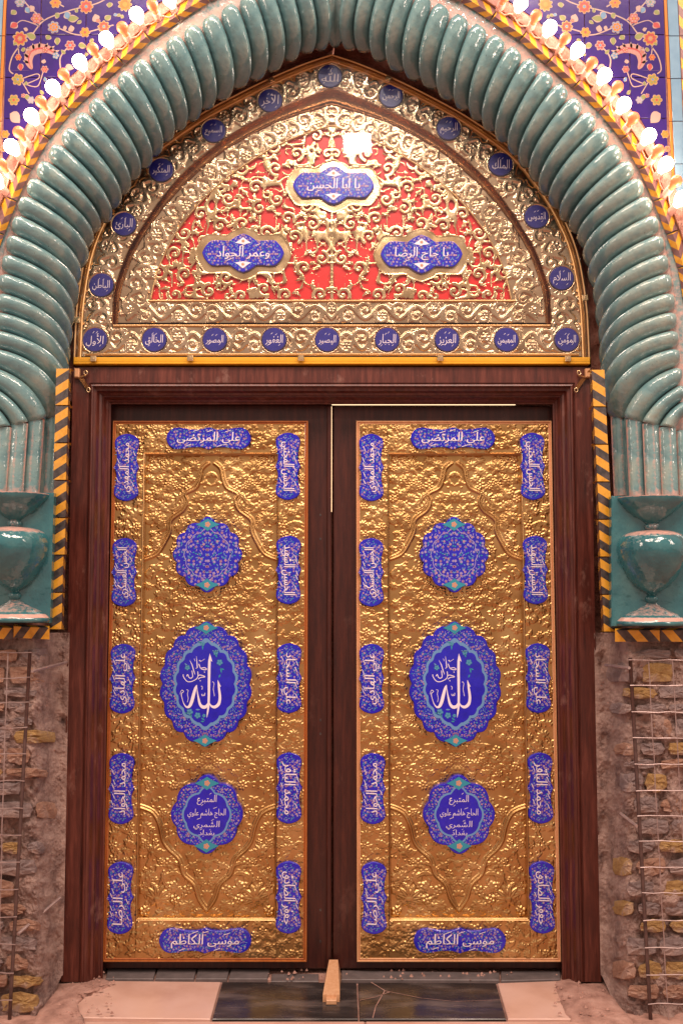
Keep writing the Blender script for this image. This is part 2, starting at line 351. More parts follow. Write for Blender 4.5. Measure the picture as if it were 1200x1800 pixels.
# ------------------------------------------------------------------ flat painted ornament
class Paint:
    def __init__(s, tf, y=0.0): s.mb = MB(); s.tf = tf; s.y = y; s.layer = 0
    def poly(s, pts, m, lay=0):
        n = len(pts); y = s.y - 0.00025 * lay
        vs = []
        for a, b in pts:
            x, z = s.tf(a, b); vs.append((x, y, z))
        if n <= 4: s.mb.add(vs, [tuple(range(n))], m)
        else:
            cx = sum(v[0] for v in vs) / n; cz = sum(v[2] for v in vs) / n
            s.mb.add(vs + [(cx, y, cz)], [(i, (i + 1) % n, n) for i in range(n)], m)
    def flower(s, x, z, r, n, mo, mi, mc, ang=0.0, lay=1):
        K = n * 4
        s.poly([(x + r * 1.12 * (0.72 + .28 * abs(math.cos(n * t / 2))) * math.cos(t + ang), z + r * 1.12 * (0.72 + .28 * abs(math.cos(n * t / 2))) * math.sin(t + ang)) for t in [2 * PI * k / K for k in range(K)]], mo, lay)
        for k in range(n):
            a = ang + 2 * PI * k / n; px, pz = x + .62 * r * math.cos(a), z + .62 * r * math.sin(a); q = r * .27
            s.poly([(px + q * math.cos(a + j * PI / 3) * 1.1, pz + q * math.sin(a + j * PI / 3)) for j in range(6)], mi, lay + 1)
        s.poly([(x + r * .27 * math.cos(k * PI / 3), z + r * .27 * math.sin(k * PI / 3)) for k in range(6)], mc, lay + 2)
    def leaf(s, x, z, L, w_, ang, m, mo=None, lay=1, bend=0.0):
        def pts(k, ww):
            up = []; dn = []
            for i in range(7):
                a = i / 6; h = ww * math.sin(PI * a ** .8); A = ang + bend * a
                bx = x + L * a * math.cos(A); bz = z + L * a * math.sin(A)
                up.append((bx - h * math.sin(A), bz + h * math.cos(A))); dn.append((bx + h * math.sin(A), bz - h * math.cos(A)))
            return up + dn[::-1][1:-1]
        if mo is not None: s.poly(pts(0, w_ * 1.45), mo, lay)
        s.poly(pts(0, w_), m, lay + 1)
    def stroke(s, pts, wd, m, lay=0):
        n = len(pts); L = [wd if not isinstance(wd, (list, tuple)) else wd[i] for i in range(n)]
        A = []; B = []
        for i in range(n):
            a = pts[max(i - 1, 0)]; b = pts[min(i + 1, n - 1)]; dx, dz = b[0] - a[0], b[1] - a[1]; d = math.hypot(dx, dz) or 1
            A.append((pts[i][0] - dz / d * L[i] / 2, pts[i][1] + dx / d * L[i] / 2)); B.append((pts[i][0] + dz / d * L[i] / 2, pts[i][1] - dx / d * L[i] / 2))
        for i in range(n - 1): s.poly([A[i], B[i], B[i + 1], A[i + 1]], m, lay)

def inside(poly, x, z):
    c = False; n = len(poly); j = n - 1
    for i in range(n):
        xi, zi = poly[i]; xj, zj = poly[j]
        if (zi > z) != (zj > z) and x < (xj - xi) * (z - zi) / (zj - zi) + xi: c = not c
        j = i
    return c
def inside_np(poly, X, Z):
    c = np.zeros(X.shape, bool); n = len(poly); j = n - 1
    for i in range(n):
        xi, zi = poly[i]; xj, zj = poly[j]
        if zi != zj:
            c ^= ((zi > Z) != (zj > Z)) & (X < (xj - xi) * (Z - zi) / (zj - zi) + xi)
        j = i
    return c
def scale_poly(poly, k): return [(x * k, z * k) for x, z in poly]
def fill_arabesque(pt, poly, hole, step, r, white=False):
    """a dense scatter of small blossoms and leaves inside an outline"""
    xs = [p[0] for p in poly]; zs = [p[1] for p in poly]
    rnd = random.Random(int(step * 1e5) + len(poly)); z = min(zs); row = 0
    while z < max(zs):
        x = min(xs) + (row % 2) * step / 2
        while x < max(xs):
            a, b = x + rnd.uniform(-.28, .28) * step, z + rnd.uniform(-.28, .28) * step
            if a >= 0 and inside(scale_poly(poly, .94), a, b) and not (hole and inside(hole, a, b)):
              k = rnd.random(); an = rnd.uniform(0, 6.28)
              for a, an in ((a, an), (-a, PI - an)):
                  if k < .34: pt.flower(a, b, r * rnd.uniform(.75, 1.0), 5, 1 if k < .12 else 2, 1 if k < .2 else 6, 5, an, 1)
                  elif k < .64: pt.leaf(a, b, r * 2.1, r * .38, an, 3, None, 0, rnd.uniform(-.8, .8))
                  elif k < .86: pt.leaf(a, b, r * 2.2, r * .30, an, 1, None, 0, rnd.uniform(-.8, .8))
                  else: pt.leaf(a, b, r * 1.8, r * .45, an, 4, None, 0, .5)
            x += step
        z += step * .85; row += 1
PAL = ['enamel_white', 'enamel_lilac', 'enamel_pink', 'enamel_sky', 'enamel_teal', 'enamel_gold', 'cobalt']

# ------------------------------------------------------------------ repousse height fields
class HF:
    def __init__(s, x0, z0, x1, z1, res):
        s.x0, s.z0, s.res = x0, z0, res
        s.nx = max(2, int(round((x1 - x0) / res)) + 1); s.nz = max(2, int(round((z1 - z0) / res)) + 1)
        s.xs = np.linspace(x0, x1, s.nx); s.zs = np.linspace(z0, z1, s.nz); s.h = np.zeros((s.nz, s.nx), np.float32)
        s.X, s.Z = np.meshgrid(s.xs, s.zs)
    def win(s, x, z, r):
        i0 = max(0, int((x - r - s.x0) / s.res)); i1 = min(s.nx, int((x + r - s.x0) / s.res) + 2)
        j0 = max(0, int((z - r - s.z0) / s.res)); j1 = min(s.nz, int((z + r - s.z0) / s.res) + 2)
        if i0 >= i1 or j0 >= j1: return None
        return (slice(j0, j1), slice(i0, i1))
    def put(s, w_, h): s.h[w_] = np.maximum(s.h[w_], h)
    def leaf(s, x, z, L, W, ang, H, bend=0.0, ser=0.18, nser=5):
        w_ = s.win(x, z, L * 1.15 + W)
        if w_ is None: return
        dx = s.X[w_] - x; dz = s.Z[w_] - z
        if bend:
            rr = np.hypot(dx, dz); an = np.arctan2(dz, dx) - ang - bend * rr / L
            a = rr * np.cos(an) / L; b_ = rr * np.sin(an)
        else:
            a = (dx * math.cos(ang) + dz * math.sin(ang)) / L; b_ = -dx * math.sin(ang) + dz * math.cos(ang)
        ac = np.clip(a, 0, 1); wd = W * np.sin(PI * ac ** .75) * (1 + ser * np.sin(ac * 2 * PI * nser)) + 1e-5
        q = np.clip(1 - (b_ / wd) ** 2, 0, 1); ok = (a > 0) & (a < 1)
        h = H * q ** .72 * (1 - .45 * np.exp(-(b_ / (.18 * W)) ** 2)) * (.55 + .45 * np.sin(PI * ac)); s.put(w_, np.where(ok, h, 0))
    def flower(s, x, z, R, n, H, ang=0.0, ring=True):
        w_ = s.win(x, z, R * 1.1)
        if w_ is None: return
        dx = s.X[w_] - x; dz = s.Z[w_] - z; r = np.hypot(dx, dz); th = np.arctan2(dz, dx) - ang
        c = np.abs(np.cos(n * th / 2)); rp = R * (.62 + .38 * c ** .6)
        q = np.clip(r / rp, 0, 1); h = H * np.sin(PI * np.clip(q, 0.02, 1) ** 1.5) ** .8 * (.15 + .85 * c ** .8)
        if ring: h = np.maximum(h, H * 1.15 * np.sqrt(np.clip(1 - (r / (.26 * R)) ** 2, 0, 1)))
        s.put(w_, np.where(r < rp, h, 0))
    def dome(s, x, z, R, H):
        w_ = s.win(x, z, R)
        if w_ is None: return
        r = np.hypot(s.X[w_] - x, s.Z[w_] - z); s.put(w_, H * np.sqrt(np.clip(1 - (r / R) ** 2, 0, 1)))
    def stroke(s, pts, W, H, ridge=0.0):
        n = len(pts)
        for i in range(n - 1):
            (ax, az), (bx, bz) = pts[i], pts[i + 1]; w0 = W[i] if isinstance(W, list) else W
            L = math.hypot(bx - ax, bz - az)
            if L < 1e-6: continue
            w_ = s.win((ax + bx) / 2, (az + bz) / 2, L / 2 + w0)
            if w_ is None: continue
            dx = s.X[w_] - ax; dz = s.Z[w_] - az; t_ = np.clip((dx * (bx - ax) + dz * (bz - az)) / L / L, 0, 1)
            d = np.hypot(dx - t_ * (bx - ax), dz - t_ * (bz - az))
            q = np.clip(1 - (d / w0) ** 2, 0, 1); h = H * np.sqrt(q)
            if ridge: h = h * (1 - ridge * np.exp(-(d / (.3 * w0)) ** 2))
            s.put(w_, h)
    def spiral(s, x, z, r0, turns, W, H, ang=0.0, sgn=1, leaves=True):
        N = int(18 * turns) + 4; pts = []; ws = []
        for i in range(N):
            t_ = i / (N - 1); r = r0 * (.16 + .84 * t_); a = ang + sgn * turns * 2 * PI * t_
            pts.append((x + r * math.cos(a), z + r * math.sin(a))); ws.append(W * (.55 + .45 * t_))
        s.stroke(pts, ws, H, .25); s.dome(x, z, r0 * .26, H * 1.1)
        if leaves:
            for i in range(N // 3, N, 4):
                a = math.atan2(pts[i][1] - z, pts[i][0] - x); s.leaf(pts[i][0], pts[i][1], r0 * .62, W * 1.0, a + sgn * .9, H * .95, -sgn * .9)
        return pts[-1]
    def lotus(s, x, z, R, ang, H):
        for k, a in enumerate((-1.25, 1.25, -.85, .85, -.42, .42, 0)):
            s.leaf(x, z, R * (1.0 - .12 * abs(a)), R * .2, ang + a, H * (.7 + .08 * k), .25 * a, .1, 3)
        s.dome(x, z, R * .26, H); s.leaf(x, z, R * .55, R * .16, ang + 2.3, H * .7, .5); s.leaf(x, z, R * .55, R * .16, ang - 2.3, H * .7, -.5)
    def to_mesh(s, name, Y, mats, mask=None, flat=0.0):
        nz, nx = s.h.shape
        co_ = np.empty((nz * nx, 3), np.float32); co_[:, 0] = s.X.ravel(); co_[:, 1] = Y - s.h.ravel(); co_[:, 2] = s.Z.ravel()
        I = np.arange(nz * nx).reshape(nz, nx)
        q = np.stack([I[:-1, :-1], I[:-1, 1:], I[1:, 1:], I[1:, :-1]], -1).reshape(-1, 4)
        if mask is not None:
            mk = (mask[:-1, :-1] & mask[:-1, 1:] & mask[1:, 1:] & mask[1:, :-1]).ravel(); q = q[mk]
            used = np.unique(q); re = np.zeros(nz * nx, np.int64); re[used] = np.arange(len(used)); q = re[q]; co_ = co_[used]
        me = bpy.data.meshes.new(name); me.vertices.add(len(co_)); me.vertices.foreach_set('co', co_.ravel())
        me.loops.add(q.size); me.loops.foreach_set('vertex_index', q.ravel().astype(np.int32))
        me.polygons.add(len(q)); me.polygons.foreach_set('loop_start', (np.arange(len(q)) * 4).astype(np.int32))
        me.polygons.foreach_set('use_smooth', np.ones(len(q), bool))
        for m_ in mats: me.materials.append(MAT[m_])
        me.update(calc_edges=True); return me
def vnoise(shape_, cell, rs):
    ny, nx = shape_; gy, gx = int(ny / cell) + 3, int(nx / cell) + 3; g = rs.rand(gy, gx)
    y = np.arange(ny) / cell; x = np.arange(nx) / cell; yi = y.astype(int); xi = x.astype(int); fy = y - yi; fx = x - xi
    fy = fy * fy * (3 - 2 * fy); fx = fx * fx * (3 - 2 * fx)
    a = g[yi][:, xi]; b_ = g[yi][:, xi + 1]; c = g[yi + 1][:, xi]; d = g[yi + 1][:, xi + 1]
    return (a * (1 - fx) + b_ * fx) * (1 - fy)[:, None] + (c * (1 - fx) + d * fx) * fy[:, None]
def fbm(shape_, cell, octs, seed, gain=.5):
    rs = np.random.RandomState(seed); o = np.zeros(shape_); amp = 1; tot = 0
    for k in range(octs):
        if cell < 1.5: break
        o += amp * vnoise(shape_, cell, rs); tot += amp; amp *= gain; cell /= 2
    return o / tot

#==SETTING==
# ------------------------------------------------------------------ floor
def floor_pt(u, v):
    a = (u - 600) / F; c = (900 - v) / F
    dy = math.cos(TILT) - c * math.sin(TILT); dz = math.sin(TILT) + c * math.cos(TILT)
    s_ = -CAMZ / dz
    return (a * s_, -CAMD + dy * s_)
floor_ = link('floor', mesh('floor', [(-9, -14, -0.012), (9, -14, -0.012), (9, 0.6, -0.012), (-9, 0.6, -0.012)], [(0, 1, 2, 3)], ['cement_dust']), kind='structure')
def slab(name, pxs, z, m, label=None, th=0.02):
    pts = [floor_pt(*p) for p in pxs]; cx = sum(p[0] for p in pts) / len(pts); cy = sum(p[1] for p in pts) / len(pts)
    n = len(pts); e = 0.0025; mb = MB()
    rows = [[(x - cx, y - cy, z - th) for x, y in pts], [(x - cx, y - cy, z - e) for x, y in pts],
            [((x - cx) * (1 - e / max(.02, abs(x - cx))), (y - cy) * (1 - e / max(.02, abs(y - cy))), z) for x, y in pts]]
    mb.grid(rows, 0, closed=True); mb.f.append(tuple(range(2 * n, 3 * n))); mb.m.append(0)
    return link(name, mb.mesh(name, [m]), floor_, (cx, cy, 0), label=label)
slab('marble_slab', [(183, 1724), (388, 1726), (370, 1791), (112, 1788), (150, 1752), (160, 1750)], 0.0, 'marble_beige', 'long beige marble slab left of the black slabs')
slab('marble_slab', [(391, 1726), (626, 1727), (629, 1791), (373, 1791)], 0.0, 'slab_black', 'black marble slab behind the wooden wedge')
slab('marble_slab', [(629, 1727), (871, 1728), (889, 1791), (632, 1791)], 0.0, 'slab_black', 'cracked black marble slab right of the wedge')
slab('marble_slab', [(874, 1728), (985, 1724), (1000, 1768), (1035, 1770), (1056, 1791), (892, 1791)], 0.0, 'marble_beige', 'beige marble slab right of the black slabs')
slab('marble_slab', [(118, 1794), (640, 1794), (650, 1990), (60, 1990)], -0.003, 'marble_beige', 'pale front slab at the bottom edge on the left')
slab('marble_slab', [(643, 1794), (1070, 1794), (1120, 1990), (653, 1990)], -0.003, 'marble_beige', 'pale front slab at the bottom edge on the right')
for a, b_ in ((186, 270), (273, 341), (344, 399), (402, 470)):
    slab('threshold_tile', [(a + 5, 1702), (b_ + 5, 1702), (b_, 1722), (a, 1722)], 0.004, 'slab_grey')
slab('threshold_tile', [(478, 1710), (560, 1710), (560, 1723), (476, 1723)], -0.004, 'slab_grey', 'broken grey tile edge left of the wedge')
slab('threshold_tile', [(600, 1708), (877, 1712), (877, 1725), (600, 1724)], 0.006, 'slab_grey', 'long dusty grey sill strip under the right door leaf')
slab('threshold_tile', [(880, 1708), (984, 1708), (984, 1722), (880, 1725)], 0.003, 'slab_grey')
# the crack across the black slab, filled with pale dust
pc = Paint(lambda a, b: (a, b)); mbc = MB()
for pts in ([(652, 1727), (676, 1742), (685, 1744), (740, 1755), (800, 1761), (880, 1758)], [(685, 1744), (660, 1753), (632, 1759)], [(676, 1742), (660, 1770), (655, 1790)]):
    q = [floor_pt(*p) for p in pts]; wd = [0.004, .0035, .0025, .002, .002, .002]
    for i in range(len(q) - 1):
        (ax, ay), (bx, by) = q[i], q[i + 1]; L = math.hypot(bx - ax, by - ay); nx, ny = -(by - ay) / L * wd[i] / 2, (bx - ax) / L * wd[i] / 2
        mbc.add([(ax + nx, ay + ny, .0015), (ax - nx, ay - ny, .0015), (bx - nx, by - ny, .0015), (bx + nx, by + ny, .0015)], [(0, 1, 2, 3)])
link('crack', mbc.mesh('crack', ['cement_dust']), floor_)

# ------------------------------------------------------------------ outlines traced from the photograph (left half, mirrored)
AX = 589.0
mir = lambda pts, ax=AX: [(2 * ax - x, y) for x, y in reversed(pts)]
RIBS = [((575, -78), (575, 75)), ((544, -66), (546, 83)), ((516, -52), (519, 91)), ((487, -38), (490, 108)), ((458, -22), (460, 121)), ((429, -6), (431, 137)), ((398, 10), (401, 152)),
        ((364, 30), (373, 171)), ((332, 46), (346, 189)), ((299, 66), (322, 206)), ((269, 88), (300, 224)), ((240, 108), (279, 243)), ((212, 130), (259, 265)), ((185, 153), (240, 287)),
        ((160, 178), (223, 309)), ((135, 204), (206, 332)), ((111, 232), (189, 355)), ((88, 262), (174, 379)),((66, 292), (154, 398)), ((48, 323), (142, 426)), ((32, 357), (131, 460)),
        ((20, 392), (121, 497)), ((10, 427), (115, 534)), ((2, 461), (110, 571)), ((-4, 495), (107, 606)), ((-9, 530), (104, 640)), ((-12, 563), (102, 672)), ((-15, 595), (99, 702)), ((-17, 627), (91, 728)),
        ((-19, 659), (64, 738)), ((-21, 690), (35, 746)), ((-23, 718), (6, 752))]
TRIM = [(589, -122), (540, -97), (480, -66), (420, -36), (380, -15), (340, 7), (300, 34), (260, 61), (227, 90), (195, 118), (165, 145), (135, 172), (107, 202), (80, 235), (58, 270), (37, 310), (20, 348), (5, 387), (-12, 432), (-26, 480), (-34, 530)]
L_OUT = [(131, 636), (133, 585), (137, 530), (150, 455), (171, 397), (204, 338), (246, 284), (290, 246), (350, 205), (412, 171), (475, 140), (537, 114), (583, 99)]
L_BAND = [(198, 572), (200, 517), (210, 480), (225, 442), (246, 405), (279, 355), (317, 309), (358, 272), (412, 232), (462, 204), (517, 179), (583, 153)]
L_GRV = [(208, 568), (211, 522), (222, 482), (238, 442), (262, 401), (296, 356), (335, 315), (385, 272), (438, 240), (496, 212), (583, 186)]
L_RED = [(265, 526), (279, 472), (308, 413), (350, 359), (400, 313), (454, 276), (508, 247), (579, 222)]
LAX = 583.0
YW = -0.42      # front face of the tiled wall
YL = -0.11      # face of the lunette
def full(half, ax, Y, smooth=4):
    l = catmull(half, smooth); r = [(2 * ax - x, y) for x, y in reversed(l)]
    return [PX(u, v, Y) for u, v in l[:-1] + r]

# ------------------------------------------------------------------ turquoise rope moulding of the arch
YI = -0.15
def roll_y(x):
    q = min(1.0, max(0.0, (x + 23) / 125.0)); return YW + (YI - YW) * (1 - math.sqrt(max(0, 1 - q * q)))
def rib_curve(o, i, tan, n=26, ye=None, fl=False):
    """image curve plus depth of one rib: it leaves the front face squarely and turns into the reveal"""
    ox, oy = o; dx, dy = i[0] - ox, i[1] - oy
    a = dx * tan[0] + dy * tan[1]; cx, cy = dx - a * tan[0], dy - a * tan[1]
    out = []
    for k in range(n):
        v = k / (n - 1); s_ = math.sin(PI / 2 * v)
        al = a * (0.18 * v + 0.82 * v ** 2.1)
        if fl: s_ = math.sin(1.0 * v) / math.sin(1.0); al = a * (.45 * v + .55 * v ** 1.7)
        out.append((ox + tan[0] * al + cx * s_, oy + tan[1] * al + cy * s_, YW + ((YI if ye is None else ye) - YW) * (1 - math.cos(PI / 2 * v)), v))
    return out
arch = thing('rope_moulding', 'turquoise glazed twisted rope moulding running round the pointed arch', 'arch moulding', P(0, 865, YW))
def build_ribs(sgn):
    R_ = RIBS if sgn > 0 else [((2 * AX - o[0], o[1]), (2 * AX - i[0], i[1])) for o, i in RIBS]
    n = len(R_); curves = []
    for k in range(n):
        a = R_[max(k - 1, 0)][0]; b_ = R_[min(k + 1, n - 1)][0]; L = math.hypot(b_[0] - a[0], b_[1] - a[1])
        curves.append(rib_curve(R_[k][0], R_[k][1], ((b_[0] - a[0]) / L, (b_[1] - a[1]) / L), ye=roll_y(RIBS[k][1][0]) if k > 26 else None, fl=k > 28))
    NV = len(curves[0]); U = [-1, -.93, -.8, -.6, -.35, 0, .35, .6, .8, .93, 1]
    def at(k, j):
        if k < 0:      # mirror over the apex
            q = curves[0][j]; return (2 * AX - q[0], q[1], q[2])
        if k >= n: q = curves[n - 1][j]; p = curves[n - 2][j]; return (2 * q[0] - p[0], 2 * q[1] - p[1], q[2])
        return curves[k][j][:3]
    for k in range(n):
        rows = []; gr = []; rise = random.uniform(.92, 1.1)
        for j in range(NV):
            v = j / (NV - 1); c = at(k, j); pr = at(k - 1, j); nx = at(k + 1, j)
            ta = min(1, v / .10); ta = math.sqrt(max(0, 1 - (1 - ta) ** 2)); tb = 1 - max(0, (v - .97) / .03) * .2
            pc_ = P(c[0], c[1], c[2]); pi_ = at(k, min(j + 1, NV - 1)); po_ = at(k, max(j - 1, 0))
            A_ = P(*pi_) - P(*po_); row = []
            for u in U:
                q = nx if u > 0 else pr; wgt = abs(u) * .5 * max(ta, .25)
                s3 = (c[0] + (q[0] - c[0]) * wgt, c[1] + (q[1] - c[1]) * wgt, c[2] + (q[2] - c[2]) * wgt)
                b3 = P(*s3)
                side = (P(*nx) - P(*pr)); N_ = A_.cross(side).normalized()
                if N_.dot(Vector((0, -1, -0.15)) + Vector(((AX - c[0]) / 900, 0, 0))) < 0: N_ = -N_
                t_ = (u + .32) / (.68 if u < -.32 else 1.32)
                h = 0.050 * rise * ta * tb * max(0, 1 - abs(t_) ** 2.1) ** .62
                row.append(b3 + N_ * h); gr.append(max(abs(u) ** 9 * max(0, 1 - v * 1.7), abs(u) ** 14 * .5, 1 - min(1, v / .06), max(0, (v - .95) / .05) * .6))
            rows.append(row)
        c0 = rows[NV // 2][5]; mb = MB(); mb.grid([[p - c0 for p in r] for r in rows])
        me = mb.mesh('rib', ['turquoise_rib'], smooth=True)
        at_ = me.attributes.new('grout', 'FLOAT', 'POINT'); at_.data.foreach_set('value', gr)
        link('rib', me, arch, c0)
    # bed behind the ribs
    rows = []
    for j in range(NV):
        row = []
        for k in range(-1, n + 1):
            c = at(k, j); row.append(P(c[0], c[1], c[2] + 0.010))
        rows.append(row)
    # apron between rib ends and the striped trim
    tr_ = resample(catmull(TRIM, 4), n + 2)
    if sgn < 0: tr_ = [(2 * AX - x, y) for x, y in tr_]
    rows = [[P(tr_[k][0], tr_[k][1], YW + 0.004) for k in range(n + 2)]] + rows
    mb = MB(); mb.grid(rows); me = mb.mesh('moulding_bed', ['turquoise_rib'], smooth=True)
    at_ = me.attributes.new('grout', 'FLOAT', 'POINT'); at_.data.foreach_set('value', [.42 if i < (n + 2) else .75 for i in range(len(me.vertices))])
    link('moulding_bed', me, arch)
build_ribs(1); build_ribs(-1)
# upright flutes below the twist
def flute(x0, y0, x1, y1, w_, Y):
    mb = MB(); rows = []; g = []
    for j in range(9):
        v = j / 8; x = x0 + (x1 - x0) * v; y = y0 + (y1 - y0) * v; row = []
        for u in [-1, -.9, -.65, -.35, 0, .35, .65, .9, 1]:
            q = P(x + u * w_ / 2, y, Y); row.append(q + Vector((0, -0.03 * math.sqrt(max(0, 1 - abs(u) ** 2.2)), 0))); g.append(max(abs(u) ** 6, .62 if abs(u) < .3 else .3, (v > .95) * .8))
        rows.append(row)
    c0 = rows[4][4]; mb.grid([[p - c0 for p in r] for r in rows]); me = mb.mesh('flute', ['turquoise_rib'], smooth=True)
    a_ = me.attributes.new('grout', 'FLOAT', 'POINT'); a_.data.foreach_set('value', g); link('flute', me, arch, c0)
for x0, y0, x1 in ((91, 727, 83), (64, 737, 55), (35, 745, 26), (6, 752, -3), (-24, 758, -32)): flute(x0, y0, x1, 868, 30, roll_y(x0))
for x0, y0, x1 in ((1087, 728, 1093), (1114, 738, 1120), (1143, 746, 1148), (1172, 752, 1177), (1202, 758, 1207)): flute(x0, y0, x1, 872, 30, roll_y(1178 - x0))
for s_ in (1, -1):
    mb = MB(); X_ = (lambda x: x) if s_ > 0 else (lambda x: 1178 - x)
    mb.grid([[P(X_(x), 765 - .45 * (x + 30) * .6, roll_y(x) + .006) for x in range(-40, 104, 6)], [P(X_(x - 5), 872, roll_y(x) + .006) for x in range(-40, 104, 6)]])
    me = mb.mesh('flute_bed', ['turquoise_rib'], smooth=True); link('flute_bed', me, arch)

# ------------------------------------------------------------------ striped tiles
def striped(mb, s0, s1, edge_a, edge_b, ridge, Ya, Yb, Yr, n, slant, phase=0):
    """one tile between two stations; edge_a/edge_b(t) give pixel points of its two long edges, ridge(t) the raised line between"""
    def lerp(f, t_): return f(s0 + (s1 - s0) * min(1, max(0, t_)))
    for i in range(-2, 2 * n + 3):
        for (fa, Y0, fb, Y1, o0, o1) in ((edge_a, Ya, ridge, Yr, 0, slant), (ridge, Yr, edge_b, Yb, slant, slant * .35)):
            t00, t01 = (i + o0) / (2 * n), (i + o1) / (2 * n); t10, t11 = (i + 1 + o0) / (2 * n), (i + 1 + o1) / (2 * n)
            if max(t10, t11) <= 0 or min(t00, t01) >= 1: continue
            vs = [P(*lerp(fa, t00), Y0), P(*lerp(fb, t01), Y1), P(*lerp(fb, t11), Y1), P(*lerp(fa, t10), Y0)]
            mb.add(vs, [(0, 1, 2, 3)], (i + phase) % 2)
arch_trim = thing('striped_trim', 'yellow and dark striped rope trim tiles round the outside of the arch', 'tile trim', P(589, -120, YW))
tc = catmull(TRIM, 5)
for sgn in (1, -1):
    line = resample(tc if sgn > 0 else [(2 * AX - x, y) for x, y in tc], 400)
    A_ = offset_line(line, 11 * sgn); B_ = offset_line(line, -12 * sgn); Rg = offset_line(line, -1 * sgn)
    ev = lambda arr: (lambda t_: tuple(np.array(arr[min(398, int(t_ * 399))]) * (1 - (t_ * 399 - min(398, int(t_ * 399)))) + np.array(arr[min(399, min(398, int(t_ * 399)) + 1)]) * (t_ * 399 - min(398, int(t_ * 399)))))
    n = 15
    for k in range(n):
        g = .0012; mb = MB(); jit = random.uniform(-.004, .004)
        striped(mb, k / n + g, (k + 1) / n - g, ev(A_), ev(B_), ev(Rg), YW - .004 + jit, YW - .004 + jit, YW - .028 + jit, 2, 1.15 * 1)
        link('striped_tile', mb.mesh('striped_tile', ['stripe_yellow', 'stripe_mauve']), arch_trim)
for sgn, nm, (xa, ya), (xb, yb), lab in ((1, 'left', (112, 648), (99, 1108), 'upright yellow and black striped tile trim left of the door frame'), (-1, 'right', (1050, 650), (1071, 1112), 'upright yellow and black striped tile trim right of the door frame')):
    tv = thing('striped_trim', lab, 'tile trim', P(xb, yb, YW + .04))
    n = 7
    for k in range(n):
        y0 = ya + (yb - ya) * k / n; y1 = ya + (yb - ya) * (k + 1) / n - 2.0; x0 = xa + (xb - xa) * k / n; x1 = xa + (xb - xa) * (k + 1) / n
        j = random.uniform(-1.2, 1.2)
        e = lambda off, a=x0, b=x1, c=y0, d=y1, j=j: (lambda t_: (a + (b - a) * t_ + off + j, c + (d - c) * t_))
        mb = MB(); striped(mb, 0, 1, e(-12 * sgn), e(14 * sgn), e(10 * sgn), YW + .025, YW + .10, YW + .015, 2, (.9 if sgn > 0 else .9) * -1.0, k % 2)
        q0, q1, q2, q3 = P(x0 - 12 * sgn + j, y0, YW + .025), P(x0 + 14 * sgn + j, y0, YW + .10), P(x1 + 14 * sgn + j, y1, YW + .10), P(x1 - 12 * sgn + j, y1, YW + .025)
        bk = Vector((0, .05, 0)); mb.add([q0, q1, q1 + bk, q0 + bk, q3, q2, q2 + bk, q3 + bk], [(0, 1, 2, 3), (4, 5, 6, 7)], 0)
        link('striped_tile', mb.mesh('striped_tile', ['stripe_yellow', 'stripe_black']), tv)
for (xa, ya, xb, yb, lab, sl) in ((-40, 1097, 89, 1100, 'level strip of yellow and black tile under the left vase panel', 1), (1080, 1104, 1240, 1104, 'level strip of yellow and black tile under the right vase panel', -1)):
    tv = thing('striped_trim', lab, 'tile trim', P((xa + xb) / 2, yb + 24, YW))
    for k in range(2):
        x0 = xa + (xb - xa) * k / 2; x1 = xa + (xb - xa) * (k + 1) / 2 - 1.5
        e = lambda off, a=x0, b=x1: (lambda t_: (a + (b - a) * t_, ya + (yb - ya) * t_ + off))
        mb = MB(); striped(mb, 0, 1, e(24), e(0), e(4), YW - .012, YW - .0, YW - .02, 2, .9 * sl, k)
        link('striped_tile', mb.mesh('striped_tile', ['stripe_yellow', 'stripe_black']), tv)

